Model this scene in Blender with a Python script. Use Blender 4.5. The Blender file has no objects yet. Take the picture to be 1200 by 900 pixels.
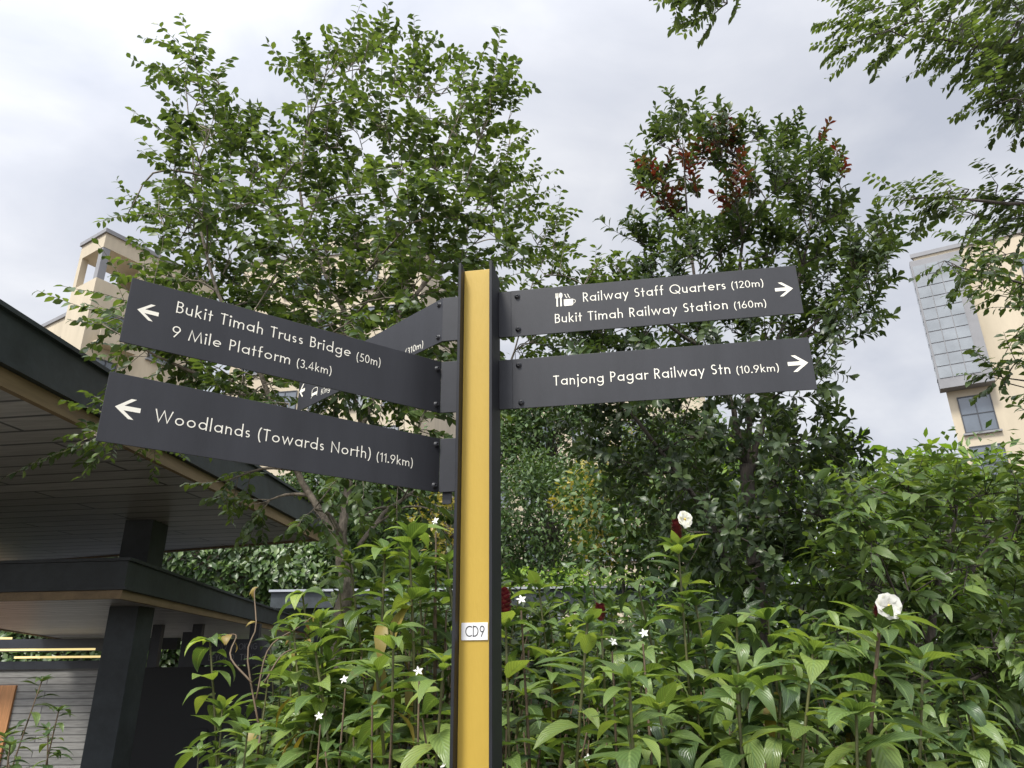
import bpy, math, random
import numpy as np
from mathutils import Vector, Matrix
R0 = random.Random(7)
rng = np.random.default_rng(11)
S = bpy.context.scene
COL = S.collection

# ------------------------------------------------------------------ camera
F = 832.0                       # focal length in photo pixels (photo is 1200 x 900)
up = np.array([-25, 2155, -832.0]); up /= np.linalg.norm(up)
fy = np.array([0, 0, -1.0]); fy -= fy.dot(up) * up; fy /= np.linalg.norm(fy)
fx = np.cross(fy, up)
RM = np.array([fx, fy, up])     # camera -> world
EYE = np.array([0, 0, 1.6])
def ray(x, y): return RM @ np.array([(x - 600) / F, (450 - y) / F, -1.0])
def at(x, y, d):                # the point seen at (x, y) that lies d metres ahead
    r = ray(x, y); return EYE + r * d / r[1]
def atz(x, y, z):
    r = ray(x, y); return EYE + r * (z - EYE[2]) / r[2]
cd = bpy.data.cameras.new('camera'); cam = bpy.data.objects.new('camera', cd); COL.objects.link(cam)
cd.sensor_width = 36; cd.lens = F / 1200 * 36; cd.clip_end = 3000; cd.clip_start = 0.05
M4 = Matrix([list(r) + [0] for r in RM] + [[0, 0, 0, 1]])
M4.translation = Vector(EYE)
cam.matrix_world = M4
S.camera = cam

# ------------------------------------------------------------------ sky, sun, exposure
SUN_EL, SUN_AZ = math.radians(58), math.radians(212)     # azimuth clockwise from +Y: behind the camera, to the left
sdir = Vector((math.sin(SUN_AZ) * math.cos(SUN_EL), math.cos(SUN_AZ) * math.cos(SUN_EL), math.sin(SUN_EL)))
w = bpy.data.worlds.new('World'); S.world = w; w.use_nodes = True
nt = w.node_tree; N = nt.nodes; L = nt.links; N.clear()
def nd(tree, t, **k):
    n = tree.nodes.new(t)
    for a, b in k.items(): setattr(n, a, b)
    return n
sky = nd(nt, 'ShaderNodeTexSky', sky_type='NISHITA', sun_disc=False, sun_elevation=SUN_EL, sun_rotation=SUN_AZ)
tc = nd(nt, 'ShaderNodeTexCoord')
sep = nd(nt, 'ShaderNodeSeparateXYZ'); L.new(tc.outputs['Generated'], sep.inputs[0])
zz = nd(nt, 'ShaderNodeMath', operation='ADD'); zz.inputs[1].default_value = 0.35; L.new(sep.outputs['Z'], zz.inputs[0])
zm = nd(nt, 'ShaderNodeMath', operation='MAXIMUM'); zm.inputs[1].default_value = 0.1; L.new(zz.outputs[0], zm.inputs[0])
dv = nd(nt, 'ShaderNodeVectorMath', operation='DIVIDE'); L.new(tc.outputs['Generated'], dv.inputs[0])
cb = nd(nt, 'ShaderNodeCombineXYZ'); cb.inputs[2].default_value = 1
L.new(zm.outputs[0], cb.inputs[0]); L.new(zm.outputs[0], cb.inputs[1]); L.new(cb.outputs[0], dv.inputs[1])
n1 = nd(nt, 'ShaderNodeTexNoise'); n1.inputs['Scale'].default_value = 2.6; n1.inputs['Detail'].default_value = 7
n1.inputs['Roughness'].default_value = 0.52; n1.inputs['Distortion'].default_value = 0.35
L.new(dv.outputs[0], n1.inputs['Vector'])
rp = nd(nt, 'ShaderNodeValToRGB'); L.new(n1.outputs[0], rp.inputs[0])
rp.color_ramp.elements[0].position = 0.30; rp.color_ramp.elements[0].color = (0.54, 0.57, 0.65, 1)
rp.color_ramp.elements[1].position = 0.70; rp.color_ramp.elements[1].color = (0.86, 0.87, 0.90, 1)
e = rp.color_ramp.elements.new(0.5); e.color = (0.68, 0.70, 0.76, 1)
dt = nd(nt, 'ShaderNodeVectorMath', operation='DOT_PRODUCT'); dt.inputs[1].default_value = sdir
L.new(tc.outputs['Generated'], dt.inputs[0])
mx = nd(nt, 'ShaderNodeMath', operation='MAXIMUM'); mx.inputs[1].default_value = 0; L.new(dt.outputs['Value'], mx.inputs[0])
pw = nd(nt, 'ShaderNodeMath', operation='POWER'); pw.inputs[1].default_value = 2.0; L.new(mx.outputs[0], pw.inputs[0])
ml = nd(nt, 'ShaderNodeMath', operation='MULTIPLY_ADD'); ml.inputs[1].default_value = 16.0; ml.inputs[2].default_value = 6.3
L.new(pw.outputs[0], ml.inputs[0])                    # the cloud deck is brighter round the veiled sun
sc_ = nd(nt, 'ShaderNodeVectorMath', operation='SCALE'); L.new(rp.outputs[0], sc_.inputs[0]); L.new(ml.outputs[0], sc_.inputs['Scale'])
mix = nd(nt, 'ShaderNodeMix', data_type='RGBA'); mix.inputs[0].default_value = 0.93
L.new(sky.outputs[0], mix.inputs[6]); L.new(sc_.outputs[0], mix.inputs[7])
bg = nd(nt, 'ShaderNodeBackground'); bg.inputs['Strength'].default_value = 0.1
L.new(mix.outputs[2], bg.inputs['Color'])
wo = nd(nt, 'ShaderNodeOutputWorld'); L.new(bg.outputs[0], wo.inputs['Surface'])
sl = bpy.data.lights.new('sun', 'SUN'); sl.energy = 2.6; sl.angle = math.radians(12); sl.color = (1, 0.96, 0.88)
so = bpy.data.objects.new('sun', sl); COL.objects.link(so); so.location = (0, -5, 30)
so.rotation_euler = (-sdir).to_track_quat('-Z', 'Y').to_euler()
S.view_settings.view_transform = 'Standard'; S.view_settings.look = 'None'
S.view_settings.gamma = 1; S.view_settings.use_curve_mapping = False
S.view_settings.exposure = 0.76
S.cycles.max_bounces = 8; S.cycles.transparent_max_bounces = 8
S.cycles.use_denoising = True

# ------------------------------------------------------------------ object helpers
def tag(o, label=None, cat=None, group=None, kind=None):
    if label: o['label'] = label
    if cat: o['category'] = cat
    if group: o['group'] = group
    if kind: o['kind'] = kind
    return o
def empty(name, loc=(0, 0, 0), rz=0, label=None, cat=None, group=None):
    o = bpy.data.objects.new(name, None); COL.objects.link(o); o.empty_display_size = 0.2
    o.location = loc; o.rotation_euler = (0, 0, rz)
    return tag(o, label, cat, group)
KIDS = {}
def par(o, p):
    if p is not None:
        o.parent = p; KIDS.setdefault(p.name, []).append(o)
    return o
def copy_tree(o, parent=None):
    c = o.copy(); COL.objects.link(c); par(c, parent)
    for ch in list(KIDS.get(o.name, [])): copy_tree(ch, c)
    return c
class MB:
    """collects polygons; build() links them as one mesh object"""
    def __init__(s): s.v = []; s.f = []; s.n = 0; s.uv = None
    def poly(s, pts):
        s.v += [tuple(map(float, p)) for p in pts]; s.f.append(tuple(range(s.n, s.n + len(pts)))); s.n += len(pts)
    def mesh(s, vs, fs):
        s.v += [tuple(map(float, p)) for p in vs]; s.f += [tuple(i + s.n for i in f) for f in fs]; s.n += len(vs)
    def obox(s, c, ax, ay, az):   # centre and three half axes
        c, ax, ay, az = map(np.array, (c, ax, ay, az))
        vs = [c + i * ax + j * ay + k * az for i in (-1, 1) for j in (-1, 1) for k in (-1, 1)]
        s.mesh(vs, [(0, 1, 3, 2), (4, 6, 7, 5), (0, 4, 5, 1), (2, 3, 7, 6), (0, 2, 6, 4), (1, 5, 7, 3)])
    def box(s, x0, x1, y0, y1, z0, z1):
        s.obox(((x0 + x1) / 2, (y0 + y1) / 2, (z0 + z1) / 2), ((x1 - x0) / 2, 0, 0), (0, (y1 - y0) / 2, 0), (0, 0, (z1 - z0) / 2))
    def prism(s, pts, z0, z1):    # plan polygon (counter-clockwise)
        n = len(pts)
        vs = [(p[0], p[1], z0) for p in pts] + [(p[0], p[1], z1) for p in pts]
        s.mesh(vs, [tuple(range(n))[::-1], tuple(range(n, 2 * n))] + [(i, (i + 1) % n, n + (i + 1) % n, n + i) for i in range(n)])
    def tube(s, pts, rad, sides=6, cap=True):
        pts = np.array(pts, float); n = len(pts)
        t = np.gradient(pts, axis=0); t /= np.linalg.norm(t, axis=1)[:, None] + 1e-9
        ref = np.array([0.31, 0.17, 0.93]) if abs(t[0][2]) < 0.8 else np.array([0.95, 0.2, 0.1])
        vs = []; b = np.cross(t[0], ref); b /= np.linalg.norm(b)
        for i in range(n):
            b = b - t[i] * b.dot(t[i]); b /= np.linalg.norm(b) + 1e-9; c = np.cross(t[i], b)
            for k in range(sides):
                a = 2 * math.pi * k / sides
                vs.append(pts[i] + rad[i] * (math.cos(a) * b + math.sin(a) * c))
        fs = [(i * sides + k, i * sides + (k + 1) % sides, (i + 1) * sides + (k + 1) % sides, (i + 1) * sides + k)
              for i in range(n - 1) for k in range(sides)]
        if cap: fs += [tuple(range(sides))[::-1], tuple(range((n - 1) * sides, n * sides))]
        s.mesh(vs, fs)
    def build(s, name, mat, parent=None, smooth=False, bevel=0):
        me = bpy.data.meshes.new(name); me.from_pydata(s.v, [], s.f); me.update()
        o = bpy.data.objects.new(name, me); COL.objects.link(o); me.materials.append(mat)
        if smooth: me.polygons.foreach_set('use_smooth', [True] * len(me.polygons))
        if bevel:
            m = o.modifiers.new('bevel', 'BEVEL'); m.width = bevel; m.segments = 2; m.limit_method = 'ANGLE'
        return par(o, parent)
def spline(pts, n):
    pts = np.array(pts, float)
    if len(pts) == 2: return pts[0] + np.linspace(0, 1, n)[:, None] * (pts[1] - pts[0])
    P = np.vstack([2 * pts[0] - pts[1], pts, 2 * pts[-1] - pts[-2]])
    out = []
    for u in np.linspace(0, len(pts) - 1 - 1e-6, n):
        i = int(u); t = u - i; a, b, c, d = P[i:i + 4]
        out.append(0.5 * (2 * b + (c - a) * t + (2 * a - 5 * b + 4 * c - d) * t * t + (3 * b - a - 3 * c + d) * t ** 3))
    return np.array(out)

# ------------------------------------------------------------------ materials
def newmat(name):
    m = bpy.data.materials.new(name); m.use_nodes = True
    t = m.node_tree; b = t.nodes['Principled BSDF']; return m, t, b
def plain(name, col, rough=0.5, metal=0, var=0.12, scale=8, bump=0.0, bscale=60, stretch=(1, 1, 1), spec=0.5):
    m, t, b = newmat(name); K = t.links
    tc = nd(t, 'ShaderNodeTexCoord'); mp = nd(t, 'ShaderNodeMapping'); mp.inputs['Scale'].default_value = stretch
    K.new(tc.outputs['Object'], mp.inputs[0])
    n = nd(t, 'ShaderNodeTexNoise'); n.inputs['Scale'].default_value = scale; n.inputs['Detail'].default_value = 6
    n.inputs['Roughness'].default_value = 0.65; K.new(mp.outputs[0], n.inputs['Vector'])
    r = nd(t, 'ShaderNodeValToRGB'); K.new(n.outputs[0], r.inputs[0])
    r.color_ramp.elements[0].position = 0.3; r.color_ramp.elements[1].position = 0.7
    r.color_ramp.elements[0].color = tuple(c * (1 - var) for c in col) + (1,)
    r.color_ramp.elements[1].color = tuple(min(1, c * (1 + var)) for c in col) + (1,)
    K.new(r.outputs[0], b.inputs['Base Color'])
    b.inputs['Roughness'].default_value = rough; b.inputs['Metallic'].default_value = metal
    b.inputs['Specular IOR Level'].default_value = spec
    if bump:
        n2 = nd(t, 'ShaderNodeTexNoise'); n2.inputs['Scale'].default_value = bscale; n2.inputs['Detail'].default_value = 4
        K.new(mp.outputs[0], n2.inputs['Vector'])
        bu = nd(t, 'ShaderNodeBump'); bu.inputs['Strength'].default_value = bump; bu.inputs['Distance'].default_value = 0.02
        K.new(n2.outputs[0], bu.inputs['Height']); K.new(bu.outputs[0], b.inputs['Normal'])
    return m
def boards(name, c1, c2, cg, width, length, rough=0.5, rot=0, gap=0.012, bump=0.4):
    m, t, b = newmat(name); K = t.links
    tc = nd(t, 'ShaderNodeTexCoord'); mp = nd(t, 'ShaderNodeMapping')
    mp.inputs['Rotation'].default_value = rot if isinstance(rot, tuple) else (0, 0, rot)
    K.new(tc.outputs['Object'], mp.inputs[0])
    br = nd(t, 'ShaderNodeTexBrick'); K.new(mp.outputs[0], br.inputs['Vector'])
    br.inputs['Scale'].default_value = 1; br.inputs['Brick Width'].default_value = length; br.inputs['Row Height'].default_value = width
    br.inputs['Mortar Size'].default_value = gap; br.inputs['Mortar Smooth'].default_value = 0.2; br.inputs['Bias'].default_value = 0
    br.inputs['Color1'].default_value = c1 + (1,); br.inputs['Color2'].default_value = c2 + (1,); br.inputs['Mortar'].default_value = cg + (1,)
    n = nd(t, 'ShaderNodeTexNoise'); n.inputs['Scale'].default_value = 5; n.inputs['Detail'].default_value = 8
    mp2 = nd(t, 'ShaderNodeMapping'); mp2.inputs['Scale'].default_value = (0.6, 5, 5); K.new(mp.outputs[0], mp2.inputs[0]); K.new(mp2.outputs[0], n.inputs['Vector'])
    mr = nd(t, 'ShaderNodeMapRange'); mr.inputs[1].default_value = 0.25; mr.inputs[2].default_value = 0.75; mr.inputs[3].default_value = 0.72; mr.inputs[4].default_value = 1.2
    K.new(n.outputs[0], mr.inputs[0])
    mu = nd(t, 'ShaderNodeVectorMath', operation='SCALE'); K.new(br.outputs[0], mu.inputs[0]); K.new(mr.outputs[0], mu.inputs['Scale'])
    K.new(mu.outputs[0], b.inputs['Base Color']); b.inputs['Roughness'].default_value = rough
    bu = nd(t, 'ShaderNodeBump'); bu.inputs['Strength'].default_value = bump; bu.inputs['Distance'].default_value = 0.01; bu.invert = True
    K.new(br.outputs['Fac'], bu.inputs['Height']); K.new(bu.outputs[0], b.inputs['Normal'])
    return m
def leafmat(name, cols, rough=0.38, trans=0.28, rib=None, spec=0.5, tboost=1.6):
    """cols: dark .. light natural leaf colours, one drawn per leaf"""
    m, t, b = newmat(name); K = t.links
    g = nd(t, 'ShaderNodeNewGeometry'); r = nd(t, 'ShaderNodeValToRGB'); K.new(g.outputs['Random Per Island'], r.inputs[0])
    el = r.color_ramp.elements
    for i, c in enumerate(cols):
        p = i / (len(cols) - 1)
        x = el[0] if i == 0 else el[-1] if i == len(cols) - 1 else el.new(p)
        x.position = p; x.color = c + (1,)
    # a slow drift of colour through the crown, as shoots of different age have
    tc = nd(t, 'ShaderNodeTexCoord'); n = nd(t, 'ShaderNodeTexNoise'); n.inputs['Scale'].default_value = 2.2; n.inputs['Detail'].default_value = 3
    K.new(tc.outputs['Object'], n.inputs['Vector'])
    hs = nd(t, 'ShaderNodeHueSaturation'); K.new(r.outputs[0], hs.inputs['Color'])
    mr = nd(t, 'ShaderNodeMapRange'); mr.inputs[1].default_value = 0.3; mr.inputs[2].default_value = 0.7; mr.inputs[3].default_value = 0.7; mr.inputs[4].default_value = 1.35
    K.new(n.outputs[0], mr.inputs[0]); K.new(mr.outputs[0], hs.inputs['Value'])
    out = hs.outputs[0]
    if rib:
        uv = nd(t, 'ShaderNodeUVMap'); uv.uv_map = 'leaf'
        sx = nd(t, 'ShaderNodeSeparateXYZ'); K.new(uv.outputs[0], sx.inputs[0])
        ab = nd(t, 'ShaderNodeMath', operation='ABSOLUTE'); K.new(sx.outputs[0], ab.inputs[0])
        m1 = nd(t, 'ShaderNodeMapRange'); m1.inputs[1].default_value = 0.03; m1.inputs[2].default_value = 0.14; m1.inputs[3].default_value = 0.75; m1.inputs[4].default_value = 0
        K.new(ab.outputs[0], m1.inputs[0])
        mm = nd(t, 'ShaderNodeMix', data_type='RGBA'); mm.inputs[7].default_value = rib + (1,)
        K.new(m1.outputs[0], mm.inputs[0]); K.new(out, mm.inputs[6])
        # side veins sweeping to the tip
        wv = nd(t, 'ShaderNodeMath', operation='MULTIPLY_ADD'); wv.inputs[1].default_value = -0.35; K.new(ab.outputs[0], wv.inputs[0]); K.new(sx.outputs[1], wv.inputs[2])
        fr = nd(t, 'ShaderNodeMath', operation='MULTIPLY'); fr.inputs[1].default_value = 62; K.new(wv.outputs[0], fr.inputs[0])
        sn = nd(t, 'ShaderNodeMath', operation='SINE'); K.new(fr.outputs[0], sn.inputs[0])
        m2 = nd(t, 'ShaderNodeMapRange'); m2.inputs[1].default_value = -1; m2.inputs[2].default_value = 1; m2.inputs[3].default_value = 0.86; m2.inputs[4].default_value = 1.1
        K.new(sn.outputs[0], m2.inputs[0])
        vs = nd(t, 'ShaderNodeVectorMath', operation='SCALE'); K.new(mm.outputs[2], vs.inputs[0]); K.new(m2.outputs[0], vs.inputs['Scale'])
        bl = nd(t, 'ShaderNodeTexNoise'); bl.inputs['Scale'].default_value = 34; bl.inputs['Detail'].default_value = 5; K.new(tc.outputs['Object'], bl.inputs['Vector'])
        b3_ = nd(t, 'ShaderNodeMapRange'); b3_.inputs[1].default_value = 0.63; b3_.inputs[2].default_value = 0.72; b3_.inputs[3].default_value = 0; b3_.inputs[4].default_value = 0.55; K.new(bl.outputs[0], b3_.inputs[0])
        bm = nd(t, 'ShaderNodeMix', data_type='RGBA'); bm.inputs[7].default_value = (0.13, 0.11, 0.04, 1); K.new(b3_.outputs[0], bm.inputs[0]); K.new(vs.outputs[0], bm.inputs[6])
        out = bm.outputs[2]
        bu = nd(t, 'ShaderNodeBump'); bu.inputs['Strength'].default_value = 0.25; bu.inputs['Distance'].default_value = 0.004
        K.new(sn.outputs[0], bu.inputs['Height']); K.new(bu.outputs[0], b.inputs['Normal'])
    K.new(out, b.inputs['Base Color']); b.inputs['Roughness'].default_value = rough; b.inputs['Specular IOR Level'].default_value = spec
    tr = nd(t, 'ShaderNodeBsdfTranslucent')
    sc = nd(t, 'ShaderNodeVectorMath', operation='MULTIPLY'); sc.inputs[1].default_value = (tboost * 1.15, tboost * 1.1, tboost * 0.45)
    K.new(out, sc.inputs[0]); K.new(sc.outputs[0], tr.inputs['Color'])
    ms = nd(t, 'ShaderNodeMixShader'); ms.inputs[0].default_value = trans
    K.new(b.outputs[0], ms.inputs[1]); K.new(tr.outputs[0], ms.inputs[2])
    K.new(ms.outputs[0], t.nodes['Material Output'].inputs['Surface'])
    return m
def glassmat(name, col, rough=0.08):
    return plain(name, col, rough, 0, 0.25, 0.5, spec=0.9)

MAT = dict(
    steel=plain('dark_steel', (0.020, 0.023, 0.029), 0.42, 0, 0.25, 3, 0.05, 30),
    steel2=plain('weathered_dark_steel', (0.034, 0.042, 0.046), 0.55, 0, 0.35, 4, 0.1, 20),
    sign=plain('sign_paint', (0.025, 0.026, 0.031), 0.48, 0, 0.2, 11, 0.03, 400, (1, 1, 0.2), spec=0.4),
    bracket=plain('bracket_paint', (0.020, 0.021, 0.026), 0.45, 0, 0.15, 25, spec=0.4),
    post=plain('post_paint', (0.013, 0.014, 0.018), 0.55, 0, 0.25, 12, spec=0.3),
    rust=plain('flange_inside', (0.030, 0.024, 0.021), 0.6, 0, 0.3, 15),
    yellow=plain('yellow_paint', (0.47, 0.315, 0.044), 0.5, 0, 0.055, 9, 0.05, 160, (1, 1, 0.22)),
    cream=plain('cream_lettering', (0.86, 0.83, 0.72), 0.55, 0, 0.02, 20),
    white=plain('white_plate', (0.78, 0.78, 0.78), 0.45, 0, 0.03, 20),
    black=plain('black_ink', (0.012, 0.012, 0.012), 0.6, 0, 0.05, 20),
    bark=plain('mottled_bark', (0.19, 0.16, 0.125), 0.9, 0, 0.6, 22, 0.8, 40, (1, 1, 0.6)),
    bark2=plain('dark_bark', (0.075, 0.062, 0.052), 0.9, 0, 0.4, 20, 0.8, 50, (1, 1, 0.3)),
    cane=plain('green_cane', (0.10, 0.10, 0.035), 0.6, 0, 0.4, 12),
    cane2=plain('brown_cane', (0.13, 0.09, 0.055), 0.7, 0, 0.35, 12),
    soil=plain('soil', (0.06, 0.045, 0.03), 0.95, 0, 0.4, 3, 0.6, 12),
    path=plain('gravel_path', (0.26, 0.24, 0.21), 0.9, 0, 0.25, 20, 0.5, 60),
    plaster=plain('cream_plaster', (0.52, 0.45, 0.335), 0.85, 0, 0.12, 0.6, 0.05, 4, (1, 1, 0.22)),
    trim=plain('grey_trim', (0.24, 0.24, 0.25), 0.7, 0, 0.1, 1),
    glass=glassmat('window_glass', (0.10, 0.12, 0.145)),
    paleglass=glassmat('pale_glass', (0.24, 0.26, 0.275), 0.12),
    frame=plain('window_frame', (0.05, 0.055, 0.065), 0.5, 0, 0.1, 2),
    tan=plain('tan_timber', (0.27, 0.19, 0.10), 0.6, 0, 0.22, 3, 0.1, 20, (4, 0.5, 4)),
    orange=plain('door_timber', (0.42, 0.20, 0.08), 0.55, 0, 0.2, 4, 0.1, 20, (6, 6, 0.5)),
    soffit=boards('soffit_boards', (0.50, 0.485, 0.475), (0.39, 0.378, 0.37), (0.08, 0.077, 0.075), 0.30, 2.9, 0.36, math.radians(8), 0.018),
    conc=boards('board_concrete', (0.27, 0.265, 0.25), (0.19, 0.187, 0.177), (0.09, 0.088, 0.085), 0.17, 3.1, 0.85, (math.radians(90), 0, 0), 0.012, 0.8),
    floor=plain('pavilion_floor', (0.20, 0.20, 0.19), 0.6, 0, 0.15, 2),
    metalroof=plain('zinc_roof', (0.45, 0.47, 0.5), 0.35, 0.3, 0.1, 2),
    faint=plain('faint_lettering', (0.16, 0.16, 0.17), 0.6, 0, 0.1, 20),
    # leaves
    leafA=leafmat('fresh_small_leaf', [(0.036, 0.062, 0.022), (0.066, 0.106, 0.033), (0.12, 0.175, 0.048)], 0.42, 0.33),
    leafB=leafmat('dark_glossy_leaf', [(0.028, 0.050, 0.021), (0.050, 0.080, 0.031), (0.09, 0.13, 0.047)], 0.38, 0.28),
    young=leafmat('red_young_leaf', [(0.10, 0.012, 0.014), (0.17, 0.030, 0.026), (0.12, 0.07, 0.030), (0.07, 0.07, 0.025)], 0.4, 0.22),
    leafC=leafmat('pinnate_leaf', [(0.038, 0.062, 0.024), (0.062, 0.098, 0.032), (0.11, 0.155, 0.048)], 0.42, 0.34),
    cost=leafmat('spiral_ginger_leaf', [(0.058, 0.100, 0.033), (0.102, 0.165, 0.047), (0.165, 0.240, 0.064), (0.26, 0.33, 0.084)], 0.38, 0.32, (0.20, 0.29, 0.10)),
    costd=leafmat('deep_green_leaf', [(0.036, 0.066, 0.028), (0.062, 0.104, 0.038), (0.115, 0.170, 0.052), (0.18, 0.25, 0.072)], 0.32, 0.22, (0.10, 0.17, 0.06)),
    jas=leafmat('shrub_leaf', [(0.030, 0.060, 0.024), (0.055, 0.100, 0.032), (0.10, 0.165, 0.045)], 0.3, 0.25, (0.10, 0.17, 0.06)),
    droop=leafmat('drooping_leaf', [(0.052, 0.090, 0.030), (0.098, 0.158, 0.046), (0.18, 0.25, 0.07)], 0.36, 0.34, (0.11, 0.18, 0.06)),
    lime=leafmat('lime_leaf', [(0.085, 0.16, 0.022), (0.14, 0.24, 0.032), (0.21, 0.30, 0.05)], 0.42, 0.38),
    hedge=leafmat('hedge_leaf', [(0.030, 0.062, 0.016), (0.055, 0.105, 0.024), (0.12, 0.18, 0.045)], 0.38, 0.22),
    far=leafmat('far_leaf', [(0.030, 0.060, 0.020), (0.055, 0.100, 0.030), (0.10, 0.155, 0.045)], 0.45, 0.25),
    yel=leafmat('yellow_green_leaf', [(0.13, 0.16, 0.03), (0.24, 0.22, 0.04), (0.36, 0.27, 0.06)], 0.4, 0.3),
    dryleaf=leafmat('dry_leaf', [(0.22, 0.15, 0.045), (0.27, 0.20, 0.05), (0.18, 0.19, 0.05)], 0.5, 0.3),
    petal=leafmat('white_petal', [(0.78, 0.78, 0.74), (0.84, 0.83, 0.80)], 0.6, 0.3, tboost=0.9),
    heart=plain('yellow_throat', (0.75, 0.52, 0.10), 0.6),
    cone=leafmat('crimson_bract', [(0.06, 0.006, 0.012), (0.12, 0.010, 0.020), (0.19, 0.022, 0.035)], 0.35, 0.06),
)
lm, lt, lb = newmat('lamp_glow'); lb.inputs['Base Color'].default_value = (0.5, 0.42, 0.22, 1)
lb.inputs['Emission Color'].default_value = (1, 0.78, 0.34, 1); lb.inputs['Emission Strength'].default_value = 0.55; MAT['lamp'] = lm

# ------------------------------------------------------------------ lettering: a geometric single-stroke alphabet
W_ = 0.165; HW = W_ / 2; XH = 0.645; RO = XH / 2 - HW; CY = XH / 2
def arc(cx, cy, rx, ry, a0, a1, n=None):
    n = n or max(4, int(abs(a1 - a0) / 12))
    return [(cx + rx * math.cos(math.radians(a0 + (a1 - a0) * i / n)), cy + ry * math.sin(math.radians(a0 + (a1 - a0) * i / n))) for i in range(n + 1)]
RING = arc(XH / 2, CY, RO, RO, 0, 360, 28)
def nshape(x, wd):
    r = (wd - W_) / 2
    return arc(x + HW + r, XH - HW - r, r, r, 180, 0) + [(x + wd - HW, 0)]
def sshape(wd, H):
    r = (H - W_) / 4; rx = (wd - W_) / 2; cx = wd / 2
    return arc(cx, H - HW - r, rx, r, 38, 270) + arc(cx, HW + r, rx, r, 90, -142)[1:]
D_ = 'dot'
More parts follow.
